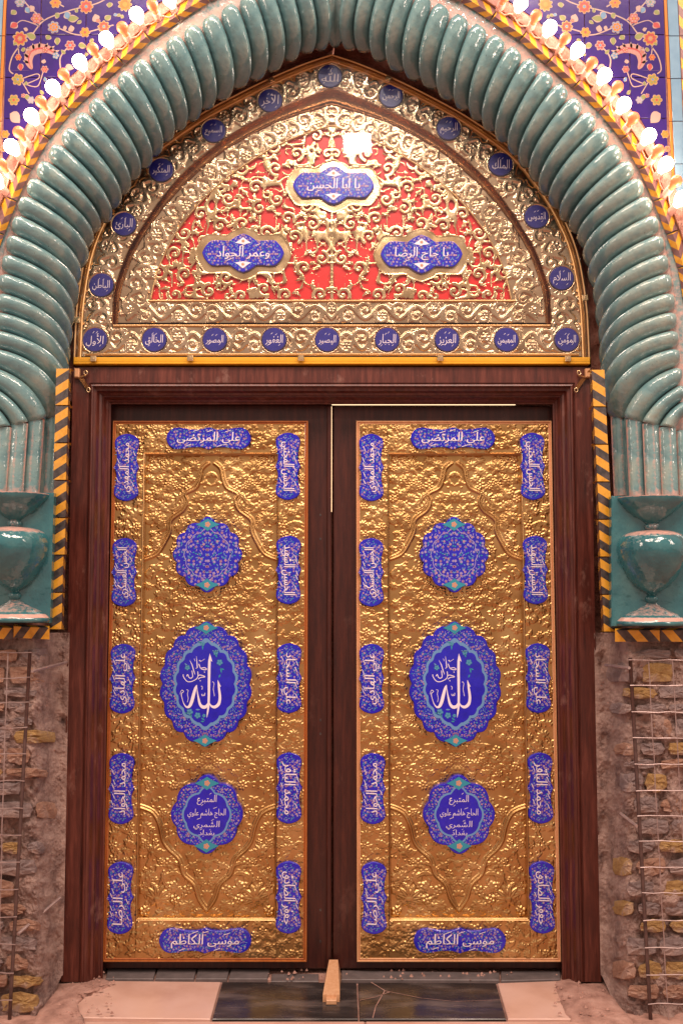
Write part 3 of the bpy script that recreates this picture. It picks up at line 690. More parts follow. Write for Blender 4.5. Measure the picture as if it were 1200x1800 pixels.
# ------------------------------------------------------------------ turquoise vase panels
def vase_panel(cx, x0, x1, y0, y1, lab, lean):
    t_ = thing('vase_panel', lab, 'ceramic panel', P(cx, y1, YW))
    mb = MB(); yb = YW - .012
    mb.prism([PX(x0, y1, yb), PX(x1 + lean, y1, yb), PX(x1, y0, yb), PX(x0, y0, yb)], yb, YW + .06, 0, .004)
    me = mb.mesh('panel_slab', ['turquoise_block']); a = me.attributes.new('grout', 'FLOAT', 'POINT'); a.data.foreach_set('value', [.2] * len(me.vertices)); link('panel_slab', me, t_)
    def lathe(name, prof, depth, grf, cxx=cx):
        rows = []; g = []
        N = 25
        for (hw, v) in prof:
            row = []
            for k in range(N):
                a_ = PI * k / (N - 1); q = P(cxx - hw * math.cos(a_), v, yb + .002); row.append(q + Vector((0, -depth * hw / 60 * math.sin(a_), 0))); g.append(grf(hw, v, k / (N - 1)))
            rows.append(row)
        m2 = MB(); m2.grid(rows); me2 = m2.mesh(name, ['turquoise_block'], smooth=True); at_ = me2.attributes.new('grout', 'FLOAT', 'POINT'); at_.data.foreach_set('value', g)
        link(name, me2, t_)
    # hanging bowl, knob, urn, neck, foot
    h = y1 - y0
    lathe('bowl', [(60, y0 + 3), (60, y0 + 6), (55, y0 + 14), (45, y0 + 25), (31, y0 + 36), (17, y0 + 44), (10, y0 + 49)], .12, lambda hw, v, k: .9 if v < y0 + 5 else .15)
    lathe('knob', [(9, y0 + 48), (13, y0 + 52), (13, y0 + 57), (10, y0 + 61)], .16, lambda hw, v, k: .5)
    body = catmull([(12, y0 + 60), (34, y0 + 63), (52, y0 + 71), (60, y0 + 86), (59, y0 + 104), (51, y0 + 126), (39, y0 + 147), (24, y0 + 163), (10, y0 + 172), (6, y0 + 176)], 4)
    lathe('urn', body, .17, lambda hw, v, k: max(0.0, .92 - abs(v - (y0 + 66)) / 22) if v < y0 + 74 else .12)
    lathe('neck', catmull([(6, y0 + 174), (11, y0 + 178), (11, y0 + 184), (6, y0 + 189)], 3), .14, lambda hw, v, k: .25)
    lathe('foot', catmull([(6, y0 + 187), (16, y0 + 194), (30, y0 + 201), (47, y0 + 209), (60, y0 + 219), (62, y0 + 224), (60, y1 - 2)], 4), .10, lambda hw, v, k: .62 if hw < 50 else (.95 if y0 + 214 < v < y0 + 220 else .2))
vase_panel(27, -60, 95, 866, 1095, 'turquoise glazed relief panel with a footed urn at the left edge', -7)
vase_panel(1144, 1074, 1250, 872, 1101, 'turquoise glazed relief panel with a footed urn at the right edge', 0)

# ------------------------------------------------------------------ plaster behind and around
bk = thing('brick_backing', 'rough brown plaster strip between the rope moulding and the gold lunette', 'plaster', P(589, 640, -.02))
def gap_band(sgn):
    inn = [r[1] for r in RIBS[:28]]
    inn = catmull(inn, 3); n = 150; a = resample([(589, 70)] + inn + [(99, 705)], n)
    lo = resample(list(reversed(catmull(L_OUT, 4))) + [(131, 705)], n)
    if sgn < 0: a = [(2 * AX - x, y) for x, y in a]; lo = [(2 * LAX - x + 3, y) for x, y in lo]
    rows = []; M = 12; nz_ = fbm((M, n), 6, 4, 3 + sgn, .65)
    for j in range(M):
        f = j / (M - 1); rows.append([])
        for k in range(n):
            u = a[k][0] * (1 - f) + (lo[k][0]) * f; v = a[k][1] * (1 - f) + (lo[k][1]) * f
            Y = (YI - .012) * (1 - f) + (YL + .03) * f + .045 * math.sin(PI * f) + (nz_[j, k] - .5) * .07 * math.sin(PI * min(1, f * 1.2 + .1))
            rows[-1].append(P(u, v, Y))
    mb = MB(); mb.grid(rows); link('plaster_strip', mb.mesh('plaster_strip', ['brown_plaster'], smooth=False), bk)
gap_band(1); gap_band(-1)
mb = MB(); mb.box((-2.6, .16, -.05), (2.6, .2, 5.2)); mb.box((-2.6, YW + .14, -.05), (P(20, 1500, YW).x, .16, 5.2)); mb.box((P(1160, 1500, YW).x, YW + .14, -.05), (2.6, .16, 5.2)); link('masonry_core', mb.mesh('masonry_core', ['brown_plaster']), bk)

# ------------------------------------------------------------------ blue tiled spandrels
def clip_half(poly, a, b_):
    """keep the part of poly on the left of a->b"""
    out = []; n = len(poly)
    sd = lambda p: (b_[0] - a[0]) * (p[1] - a[1]) - (b_[1] - a[1]) * (p[0] - a[0])
    for i in range(n):
        p, q = poly[i], poly[(i + 1) % n]; sp, sq = sd(p), sd(q)
        if sp >= 0: out.append(p)
        if (sp >= 0) != (sq >= 0):
            t_ = sp / (sp - sq); out.append((p[0] + (q[0] - p[0]) * t_, p[1] + (q[1] - p[1]) * t_))
    return out
YS = YW - .002
PRP = ['print_orange', 'print_yellow', 'print_red', 'print_pink', 'print_olive', 'print_blue', 'print_cream', 'spandrel_blue', 'pink_plaster']
def spandrel(sgn):
    lab = 'violet blue tile spandrel with painted flowers at the upper %s corner' % ('left' if sgn > 0 else 'right')
    X_ = (lambda x: x) if sgn > 0 else (lambda x: 1178 - x)
    t_ = thing('tiled_spandrel', lab, 'tile wall', P(X_(60), 300, YW))
    # mortar ground
    g0 = [(-120, -60), (420, -60)]; ln = [p for p in catmull(TRIM, 3) if p[1] > -60]
    poly = [(X_(x), y) for x, y in [(-160, -80), (430, -80)] + [p for p in ln] + [(-160, 530)]]
    mb = MB(); mb.prism([PX(x, y, YW + .01) for x, y in poly], YW + .006, YW + .2); link('mortar_ground', mb.mesh('mortar_ground', ['pink_plaster']), t_)
    # tiles
    xs = [12, 73, 152, 231, 310, 389]; ys = [-87, -13, 61, 136, 208, 282, 356]
    for i in range(len(xs) - 1):
        for j in range(len(ys) - 1):
            lean = lambda x, y: x - (y / 220.0) * 6 * (1 if x < 30 else .4)
            p = [(xs[i] + .6, ys[j] + .6), (xs[i + 1] - .6, ys[j] + .6), (xs[i + 1] - .6, ys[j + 1] - .6), (xs[i] + .6, ys[j + 1] - .6)]
            p = [(lean(x, y), y) for x, y in p]; cx = sum(q[0] for q in p) / 4; cy = sum(q[1] for q in p) / 4
            # clip by the line 30 px outside the trim
            out = [(x - 0, y) for x, y in offset_line(ln, 0)]
            kmin = min(range(len(ln) - 1), key=lambda k: (ln[k][0] - cx) ** 2 + (ln[k][1] - cy) ** 2)
            a, b_ = ln[max(0, kmin - 1)], ln[min(len(ln) - 1, kmin + 2)]; dx, dy = b_[0] - a[0], b_[1] - a[1]; L = math.hypot(dx, dy); nx, ny = dy / L, -dx / L
            if nx > 0: nx, ny = -nx, -ny
            A2 = (a[0] + nx * 36, a[1] + ny * 36); B2 = (b_[0] + nx * 36, b_[1] + ny * 36)
            p2 = clip_half(p, A2, B2)
            if len(p2) < 3: continue
            # left side of a->b in image coordinates (y down) must be the outer side
            ar = sum(p2[k][0] * p2[(k + 1) % len(p2)][1] - p2[(k + 1) % len(p2)][0] * p2[k][1] for k in range(len(p2))) / 2
            if abs(ar) < 60: continue
            pw = [PX(X_(x), y, YS) for x, y in p2]; c0 = Vector((sum(q[0] for q in pw) / len(pw), 0, sum(q[1] for q in pw) / len(pw)))
            mb = MB(); mb.prism([(q[0] - c0.x, q[1] - c0.z) for q in pw], YS, YS + .006, 0, .0015)
            link('glazed_tile', mb.mesh('glazed_tile', ['spandrel_blue']), t_, c0)
    # border strip along the outer edge
    for k in range(6):
        y0, y1 = -87 + 75 * k + .8, -87 + 75 * (k + 1) - .8; l0, l1 = -y0 / 200 * 9, -y1 / 200 * 9
        mb = MB(); mb.prism([PX(X_(6 + l1), y1, YS), PX(X_(-12 + l1), y1, YS), PX(X_(-12 + l0), y0, YS), PX(X_(6 + l0), y0, YS)], YS, YS + .006, 0, .0012)
        link('border_tile', mb.mesh('border_tile', ['border_blue']), t_)
        mb = MB(); mb.prism([PX(X_(12 + l1), y1, YS), PX(X_(7 + l1), y1, YS), PX(X_(7 + l0), y0, YS), PX(X_(12 + l0), y0, YS)], YS, YS + .006, 0, .0012)
        link('edge_tile', mb.mesh('edge_tile', ['print_orange']), t_)
        e = lambda off, a=l0, b=l1: (lambda t2: (X_(-13 + (a + (b - a) * t2) - off), y0 + (y1 - y0) * t2))
        mb = MB(); striped(mb, 0, 1, e(0), e(26), e(12), YS, YS, YS - .012, 2, .8, 0)
        link('striped_tile', mb.mesh('striped_tile', ['stripe_yellow', 'stripe_mauve']), t_)
    # the painted flowers
    pt = Paint(lambda a, b: PX(X_(a), b, YS), YS - .0006)
    def vine(pts, w_=2.2): pt.stroke(catmull(pts, 6), w_, 6, 0)
    def fl(x, y, r, o=0, i=2, c=1, n=8, a=0): r = r * .70; pt.flower(x, y, r * 1.12, n, 6, o, o, a, 1); pt.flower(x, y, r, n, o, i, c, a, 4)
    def lf(x, y, L, w_, a, c=4, b_=0.3): pt.leaf(x, y, L, w_, a, c, 6, 2, b_)
    vine([(150, 12), (118, 20), (78, 36), (55, 62), (34, 68)]); vine([(78, 36), (48, 8), (36, -10)]); vine([(34, 82), (22, 100), (17, 122), (24, 130)])
    vine([(70, 46), (40, 36), (25, 48)], 1.6); vine([(113, 12), (100, 4), (92, -6)]); vine([(100, 48), (130, 60), (150, 62)]); vine([(150, 58), (178, 50), (200, 44)])
    vine([(107, 120), (106, 104), (112, 92), (122, 82)], 2.6); vine([(40, 138), (66, 130), (68, 138), (46, 148)], 1.8); vine([(46, 148), (58, 152), (68, 150), (76, 128)], 1.8)
    vine([(52, 165), (46, 155), (38, 142)], 1.8); vine([(152, 12), (176, 4), (192, -6)]); vine([(32, 78), (34, 96)], 1.8)
    fl(152, 12, 15, 0, 2, 5); fl(95, 48, 13, 5, 0, 0, 7); fl(65, 33, 12, 2, 3, 1, 6); fl(36, 68, 16, 1, 2, 3, 8, .3); fl(98, 5, 12, 1, 0, 2, 6); fl(36, 4, 11, 5, 6, 4, 6)
    fl(150, 57, 11, 0, 1, 2, 6); fl(183, 47, 13, 1, 2, 5, 8); fl(124, 80, 11, 3, 2, 5, 6); fl(33, 101, 7, 0, 2, 1, 6); fl(79, 122, 8, 3, 2, 0, 6); fl(32, 140, 13, 1, 4, 5, 6, .2); fl(25, 176, 12, 1, 4, 2, 6)
    fl(220, 8, 15, 1, 0, 1, 9); fl(10, 236, 9, 1, 0, 4, 6); fl(55, 176, 8, 5, 6, 6, 6); fl(6, 262, 7, 3, 0, 2, 6); fl(168, -14, 12, 0, 2, 5); fl(280, -12, 14, 0, 1, 5)
    for x, y, L, w_, a, c in ((30, 40, 14, 5, 2.2, 2), (120, 36, 20, 5, -.5, 4), (64, 66, -18, 5, .1, 4), (100, 66, 14, 4, 1.2, 4), (105, 30, 10, 4, 3.6, 4), (172, 38, 14, 5, -2.2, 6), (186, 36, 13, 4, -1.0, 4),
                              (128, 56, 12, 4, -2.1, 6), (138, 80, 15, 4, -.1, 4), (35, 112, 13, 4, 1.1, 2), (77, 112, 8, 3, -1.6, 6), (44, 172, 10, 4, -.4, 4), (18, 200, 24, 7, .45, 6), (115, 118, 16, 4, -.1, 6),
                              (193, 4, 10, 4, 1.4, 4), (115, 22, 14, 5, .8, 5), (45, 14, 12, 4, .6, 5), (28, 18, 11, 4, 2.1, 4), (60, 20, 12, 4, 3.9, 6), (40, 84, 8, 3, 1.0, 4), (88, 62, 10, 4, 2.0, 4), (160, 68, 9, 3, 1.0, 4)):
        lf(x, y, L, w_, a, c)
    r3 = random.Random(12)
    for k in range(70):
        x, y = r3.uniform(18, 300), r3.uniform(-20, 290)
        if y > 250 - x * .95 or min((x - a) ** 2 + (y - b2) ** 2 for a, b2 in ((152, 12), (95, 48), (65, 33), (36, 68), (36, 4), (150, 57), (183, 47), (124, 80), (80, 95), (32, 140), (25, 176), (220, 8))) < 200: continue
        if k % 4 == 0: fl(x, y, 5, r3.choice((0, 1, 3)), 2, r3.choice((1, 5)), 5)
        else: lf(x, y, r3.uniform(7, 12), 2.4, r3.uniform(0, 6.28), r3.choice((4, 4, 5, 2, 6)))
    # two curled feathery leaves
    pt.leaf(54, 124, -42, 0.1, 0, 3)
    cur = catmull([(57, 122), (51, 108), (54, 93), (66, 86), (82, 86), (94, 92), (102, 102)], 5)
    n = len(cur); pt.stroke(cur, [1 + 17 * math.sin(PI * (i / (n - 1)) ** .8) ** .8 for i in range(n)], 3, 2); pt.stroke(cur, [0.4 + 2.5 * math.sin(PI * i / (n - 1)) for i in range(n)], 2, 3)
    pt.flower(80, 88, 5, 5, 2, 6, 1, 0, 5); pt.flower(99, 98, 6, 5, 5, 6, 5, 0, 4)
    for k in range(4, n - 3, 3):
        x, y = cur[k]; pt.leaf(x, y, 12, 2, math.atan2(y - 108, x - 78) + .5, 6, None, 1)
    me = pt.mb.mesh('painted_flowers', PRP); link('painted_flowers', me, t_, kind='stuff')
spandrel(1); spandrel(-1)

#==LUNETTE==
# ------------------------------------------------------------------ gold lunette over the door
lun = thing('lunette_panel', 'arched gold repousse lunette with red openwork field above the double door', 'door lunette', P(583, 640, YL))
oL = full(L_OUT, LAX, YL); bL = full(L_BAND, LAX, YL); gL = full(L_GRV, LAX, YL); rL = full(L_RED, LAX - 1.5, YL)
zb = PX(583, 626, YL)[1]
RES = 0.0026
x0, x1 = oL[0][0] + .01, oL[-1][0] - .01; z0, z1 = zb, max(p[1] for p in oL) - .01
H = HF(x0, z0, x1, z1, RES)
rd = random.Random(11)
ROUND = [(168, 598, 'الأول'), (272, 598, 'الخالق'), (378, 598, 'المصور'), (482, 598, 'الغفور'), (575, 598, 'البصير'), (680, 598, 'الجبار'), (785, 598, 'العزيز'), (889, 598, 'المهيمن'), (995, 598, 'المؤمن'),
         (179, 502, 'الباطن'), (219, 395, 'البارئ'), (284, 300, 'المتكبر'), (376, 231, 'السميع'), (475, 178, 'الآخر'), (580, 135, '\uFDF2'),
         (687, 170, 'الرحمن'), (788, 227, 'الرحيم'), (879, 290, 'الملك'), (942, 382, 'القدوس'), (986, 490, 'السلام')]
NAMES = ['al-Awwal', 'al-Khaliq', 'al-Musawwir', 'al-Ghafur', 'al-Basir', 'al-Jabbar', 'al-Aziz', 'al-Muhaymin', 'al-Mumin', 'al-Batin', 'al-Bari', 'al-Mutakabbir', 'as-Sami', 'al-Akhir', 'Allah', 'ar-Rahman', 'ar-Rahim', 'al-Malik', 'al-Quddus', 'as-Salam']
rcen = [PX(u, v, YL) for u, v, _ in ROUND]
# wavy acanthus scroll running along the outer and inner bands, symmetrical about the middle
def run_scroll(line, step, amp, W, hh, skip=()):
    pts = resample(line, max(8, int(sum(math.hypot(line[i + 1][0] - line[i][0], line[i + 1][1] - line[i][1]) for i in range(len(line) - 1)) / step)))
    n = len(pts); wav = []
    for i in range(n):
        a = pts[max(i - 1, 0)]; b_ = pts[min(i + 1, n - 1)]; L = math.hypot(b_[0] - a[0], b_[1] - a[1]); nx, nz = -(b_[1] - a[1]) / L, (b_[0] - a[0]) / L
        s_ = 1 if i % 2 else -1; wav.append((pts[i][0] + nx * amp * .7 * s_, pts[i][1] + nz * amp * .7 * s_)); ta = math.atan2(b_[1] - a[1], b_[0] - a[0])
        x, z = pts[i][0] - nx * amp * .35 * s_, pts[i][1] - nz * amp * .35 * s_
        H.spiral(x, z, amp * .85, 1.15, W, hh, ta + rd.uniform(-.5, .5), s_, False)
        for q in range(4):
            an = ta + s_ * (-1.9 + q * .75) + rd.uniform(-.25, .25); H.leaf(x + math.cos(an) * amp * .35, z + math.sin(an) * amp * .35, amp * rd.uniform(.9, 1.25), amp * .30, an, hh * rd.uniform(.75, 1.1), rd.uniform(-1, 1), .22, 4)
        if i % 3 == 0: H.flower(x, z, amp * .5, 6, hh * 1.2, ta)
    H.stroke(catmull(wav, 6), W * .9, hh * .9, .2)
mid = lambda A_, B_, f, n=60: [(a[0] * (1 - f) + b_[0] * f, a[1] * (1 - f) + b_[1] * f) for a, b_ in zip(resample(A_, n), resample(B_, n))]
hOUT = [PX(*p, YL) for p in catmull([(147, 600)] + [(x + 12, y) for x, y in L_OUT[1:-1]] + [(583, 112)], 4)]; hBAND = [PX(*p, YL) for p in catmull(L_BAND, 4)]; hGRV = [PX(*p, YL) for p in catmull(L_GRV, 4)]; hRED = [PX(*p, YL) for p in catmull(L_RED, 4)]
run_scroll(mid(hOUT, hBAND, .5), .062, .052, .011, .0085)
run_scroll(mid(hGRV, hRED, .5), .058, .046, .011, .0085)
run_scroll([PX(150, 600, YL), PX(583, 600, YL)], .062, .050, .011, .008)
run_scroll([PX(225, 549, YL), PX(583, 549, YL)], .066, .042, .011, .008)
# openwork field
inred = lambda x, z, mrg=0: inside(rL, x, z)
CART = [(586, 328), (428, 447), (740, 449)]
HO = HF(x0, z0, x1, z1, RES)
cc = []
tries = 0; axx = PX(583, 400, YL)[0]
while len(cc) < 34 and tries < 12000:
    tries += 1; u, v = rd.uniform(275, 583), rd.uniform(228, 522); x, z = PX(u, v, YL)
    if not inside(rL, x, z): continue
    if any((x - a) ** 2 + (z - b_) ** 2 < .088 ** 2 for a, b_ in cc): continue
    if any(((u - c[0]) / 84) ** 2 + ((v - c[1]) / 40) ** 2 < 1 for c in CART): continue
    cc.append((x, z))
for k, (x, z) in enumerate(cc):
    s_ = 1 if k % 2 else -1
    e_ = HO.spiral(x, z, .033, 1.2, .0100, .010, rd.uniform(0, 6.28), s_, False)
    for q in range(3):
        an = rd.uniform(0, .7) + q * 2.1; HO.leaf(x + .028 * math.cos(an), z + .028 * math.sin(an), rd.uniform(.040, .055), .0120, an + s_ * .8, .011, -s_ * 1.4, .25, 4)
# ribbons winding between the spirals
fz = fbm(HO.h.shape, 19, 1, 17); dv = np.abs(fz - .5) / .088; rib_ = np.where(dv < 1, .0085 * np.sqrt(np.clip(1 - dv ** 2, 0, 1)), 0)
fz2 = fbm(HO.h.shape, 15, 1, 23); dv2 = np.abs(fz2 - .5) / .058; rib_ = np.maximum(rib_, np.where(dv2 < 1, .0075 * np.sqrt(np.clip(1 - dv2 ** 2, 0, 1)), 0))
far = np.full(HO.h.shape, 9.0)
for x, z in cc: far = np.minimum(far, np.hypot(HO.X - x, HO.Z - z))
HO.h = np.maximum(HO.h, np.where(far > .034, rib_, 0)).astype(np.float32)
# mirror the left half to the right
def mirror(hf, ax):
    ic = int(round((ax - hf.x0) / (hf.xs[1] - hf.xs[0]))); n = min(ic, hf.nx - 1 - ic)
    hf.h[:, ic + 1:ic + 1 + n] = hf.h[:, ic - n:ic][:, ::-1]
mirror(H, axx); mirror(HO, axx)
HO.stroke([PX(583, 222, YL), PX(583, 526, YL)], .009, .006)
for k in range(22): HO.dome(axx, PX(583, 232 + 13.5 * k, YL)[1], .004, .010)
# plain gold frames round the cartouches
def cart_outline(L, h, lobe):
    q = [(L / 2, 0), (L / 2 * .94, h * .22), (L / 2 * .82, h * .44), (L / 2 * .70, h * .5), (L / 2 * .36, h * .48), (L / 2 * .26, h * .56), (L / 2 * .14, h * .5 + lobe * .7), (0, h * .5 + lobe)]
    out = catmull(q, 3); out = out + [(-x, z) for x, z in reversed(out[:-1])]
    return out + [(x, -z) for x, z in reversed(out[1:-1])]
PXM = (PX(700, 440, YL)[0] - PX(500, 440, YL)[0]) / 200
ring = []
for c in CART:
    cxw, czw = PX(*c, YL); Q = [(cxw + x * PXM, czw + z * PXM) for x, z in cart_outline(168, 70, 13)]
    m_ = inside_np(Q, HO.X, HO.Z); HO.h[m_] = .0045; HO.stroke(Q + Q[:1], .0035, .0062)
    ring.append(Q)
nzs = (fbm(H.h.shape, 36, 2, 5) - .5)
mo = inside_np([PX(x, y, YL) for x, y in []] or oL, H.X, H.Z); mb_ = inside_np(bL, H.X, H.Z); mg = inside_np(gL, H.X, H.Z); mr = inside_np(rL, H.X, H.Z)
zline = PX(583, 573, YL)[1]; zred = PX(583, 526, YL)[1]
band = mo & ~(mb_ & (H.Z > zline)); inner = mg & (H.Z > zline) & ~mr
for k, (x, z) in enumerate(rcen):        # flat seats under the enamel roundels
    d = np.hypot(H.X - x, H.Z - z); r_ = .062; H.h[d < r_] = .003; rr = (d >= r_ * .92) & (d < r_); H.h[rr] = .009
H.h = (.0085 * np.tanh(H.h / .0075)).astype(np.float32)
H.h += (nzs * .006).astype(np.float32)
link('outer_band', H.to_mesh('outer_band', YL, ['lunette_gold'], band), lun)
link('inner_band', H.to_mesh('inner_band', YL, ['lunette_gold'], inner), lun)
H2 = H; 
HO.h = (.0078 * np.tanh(HO.h / .0055)).astype(np.float32)
HO.h += (nzs * .004).astype(np.float32)
link('openwork_scrolls', HO.to_mesh('openwork_scrolls', YL, ['openwork_gold'], mr & (HO.h > .0028)), lun)
mb = MB(); mb.prism(rL, YL + .004, YL + .02); link('red_backing', mb.mesh('red_backing', ['red_backing']), lun)
# copper groove between the bands
mb = MB(); n_ = 120; A_ = resample(bL, n_); B_ = resample(gL, n_); rows = []
for f, y in ((0, YL), (.06, YL - .008), (.14, YL - .006), (.2, YL + .012), (.5, YL + .02), (.78, YL + .016), (.84, YL - .002), (.92, YL - .010), (1, YL)):
    rows.append([(a[0] * (1 - f) + b_[0] * f, y, a[1] * (1 - f) + b_[1] * f) for a, b_ in zip(A_, B_)])
mb.grid(rows); link('copper_groove', mb.mesh('copper_groove', ['copper'], smooth=True), lun)
# mouldings
frame = [(x, z) for x, z in oL]
mb = MB(); sweep(mb, frame, [(0, YL + .05), (0, YL - .020), (-.004, YL - .024), (-.009, YL - .021), (-.011, YL - .012), (-.014, YL - .018), (-.019, YL - .02), (-.023, YL - .010), (-.028, YL - .013), (-.032, YL - .010), (-.034, YL + .0)])
link('outer_moulding', mb.mesh('outer_moulding', ['moulding_gold']), lun)
zr = [PX(u, v, YL) for u, v in ((265, 527), (905, 527))]
mb = MB()
for (ua, ub, v, w_) in ((200, 966, 573, .007), (262, 905, 529.5, .007), (150, 1016, 623.5, .006)):
    a, b_ = PX(ua, v, YL), PX(ub, v, YL); mb.grid([[(a[0], YL - y_, a[1] + o_), (b_[0], YL - y_, b_[1] + o_)] for o_, y_ in ((w_, .0), (w_ * .6, .009), (0, .011), (-w_ * .6, .009), (-w_, .0))])
link('cross_moulding', mb.mesh('cross_moulding', ['moulding_gold'], smooth=True), lun)
mb = MB(); sweep(mb, rL, [(.004, YL), (.002, YL - .010), (-.002, YL - .011), (-.005, YL)]); link('field_bead', mb.mesh('field_bead', ['moulding_gold'], smooth=True), lun)
a, b_ = PX(130, 628, YL - .03), PX(1036, 628, YL - .03); zc_ = PX(600, 640, YL - .03)[1]
mb = MB(); mb.box((a[0], YL - .034, zc_), (b_[0], YL + .04, a[1]), 0, .002); link('bottom_ledge', mb.mesh('bottom_ledge', ['yellow_film']), lun)
# name roundels
def disc(r, n=28): return [(r * math.cos(2 * PI * k / n), r * math.sin(2 * PI * k / n)) for k in range(n)]
mb = MB(); mb.prism(disc(.0535), YL - .010, YL + .001, 0, .002); rm = mb.mesh('name_roundel', ['roundel_blue'])
for (u, v, s_), nm, (x, z) in zip(ROUND, NAMES, rcen):
    q = link('name_roundel', rm, lun, (x, 0, z), label='round blue enamel roundel lettered %s in white Arabic' % nm)
    mb = MB(); a_ = text_geo(s_)[2]; wd = .078; ht = min(.056, max(.042, wd / a_ * 1.15)); put_text(mb, s_, 0, 0, wd, ht, YL - .0107, 0, 0, 4, 0)
    link('inscription', mb.mesh('inscription', ['enamel_white']), q, (x, 0, z))
# three cartouches in the red field
pb = cart_outline(143, 46, 12); pbm = [(x * PXM, z * PXM) for x, z in pb]
mb = MB(); mb.prism(pbm, YL - .020, YL - .004, 0, .003); cm = mb.mesh('cartouche', ['cobalt'])
pt = Paint(lambda a, b: (a, b), YL - .0203); fill_arabesque(pt, pbm, None, .0125, .0052)
for s_ in (1, -1):
    z_ = s_ * .057; pt.poly([(-.036, z_ - s_ * .012), (-.02, z_ - s_ * .002), (0, z_ + s_ * .014), (.02, z_ - s_ * .002), (.036, z_ - s_ * .012), (0.0, z_ - s_ * .018)], 0, 4); pt.flower(0, z_ - s_ * .004, .007, 5, 5, 2, 5, 0, 5)
co2 = pt.mb.mesh('floral_ornament', PAL)
for c, s_, nm in zip(CART, ('يا ابا الحسن', 'وعمر الجواد', 'يا حاج الرضا'), ('topmost', 'lower left', 'lower right')):
    x, z = PX(*c, YL); q = link('cartouche', cm, lun, (x, 0, z), label='%s blue enamel cartouche in the red field' % nm)
    link('floral_ornament', co2, q, (x, 0, z)); mb = MB(); put_text(mb, s_, 0, .001, .235, .060, YL - .0222, 0, 0, 3, .0005); link('inscription', mb.mesh('inscription', ['enamel_white']), q, (x, 0, z))
# cover pane and its clips
pane = [(x, z) for x, z in offset_line(oL, -.004)]
mb = MB(); mb.prism(pane, YL - .042, YL - .0385); link('glass_pane', mb.mesh('glass_pane', ['clear_pane']), lun)
for u, v in ((477, 142), (206, 353), (137, 563), (165, 631), (335, 630), (529, 630), (682, 140), (924, 295), (1027, 524), (773, 630), (997, 631)):
    x, z = PX(u, v, YL - .04); k = min(range(len(oL) - 1), key=lambda i: (oL[i][0] - x) ** 2 + (oL[i][1] - z) ** 2); an = math.atan2(oL[k + 1][1] - oL[k][1], oL[k + 1][0] - oL[k][0]) if v < 600 else 0
    mb = MB(); mb.box((-.013, -.008, -.013), (.013, 0, .013), 0, .002); mb.box((-.006, -.011, -.006), (.006, -.008, .006), 0, .001)
    o = link('clip', mb.mesh('clip', ['clip_brass']), lun, (x, YL - .042, z)); o.rotation_euler = (0, -an, 0)

#==DOOR==
# ------------------------------------------------------------------ wooden door frame
fr_ = thing('door_frame', 'dark red brown moulded wooden frame round the double door, dusty at its foot', 'door frame', P(583, 1728, -.05))
PROF = [(0, -.02), (0, -.118), (.01, -.124), (.42, -.124), (.43, -.118), (.45, -.118), (.47, -.126), (.50, -.128), (.53, -.124), (.55, -.112), (.60, -.108), (.63, -.108), (.66, -.098), (.70, -.084), (.76, -.076), (.78, -.068), (.80, -.068), (.83, -.060), (.88, -.046), (.93, -.038), (.95, -.030), (.99, -.028), (1.0, -.024), (1.0, .04)]
lt = lambda a, b, t_: a + (b - a) * t_
def prow(f): return [[P(*f(t_)[k], y) for t_, y in PROF] for k in range(2)]
for nm, f, lab in (('jamb', lambda t_: [(lt(107, 181, t_), 1726), (lt(128, 196, t_), lt(645, 711, t_))], None), ('jamb', lambda t_: [(lt(1057, 987, t_), 1726), (lt(1038, 970, t_), lt(645, 711, t_))], None),
                   ('header', lambda t_: [(lt(128, 196, t_), lt(645, 711, t_)), (lt(1038, 970, t_), lt(645, 711, t_))], None)):
    mb = MB(); r = prow(f); nseg = 12
    rows = [[r[0][k].lerp(r[1][k], j / nseg) for k in range(len(PROF))] for j in range(nseg + 1)]
    mb.grid(rows); link(nm, mb.mesh(nm, ['frame_wood']), fr_)
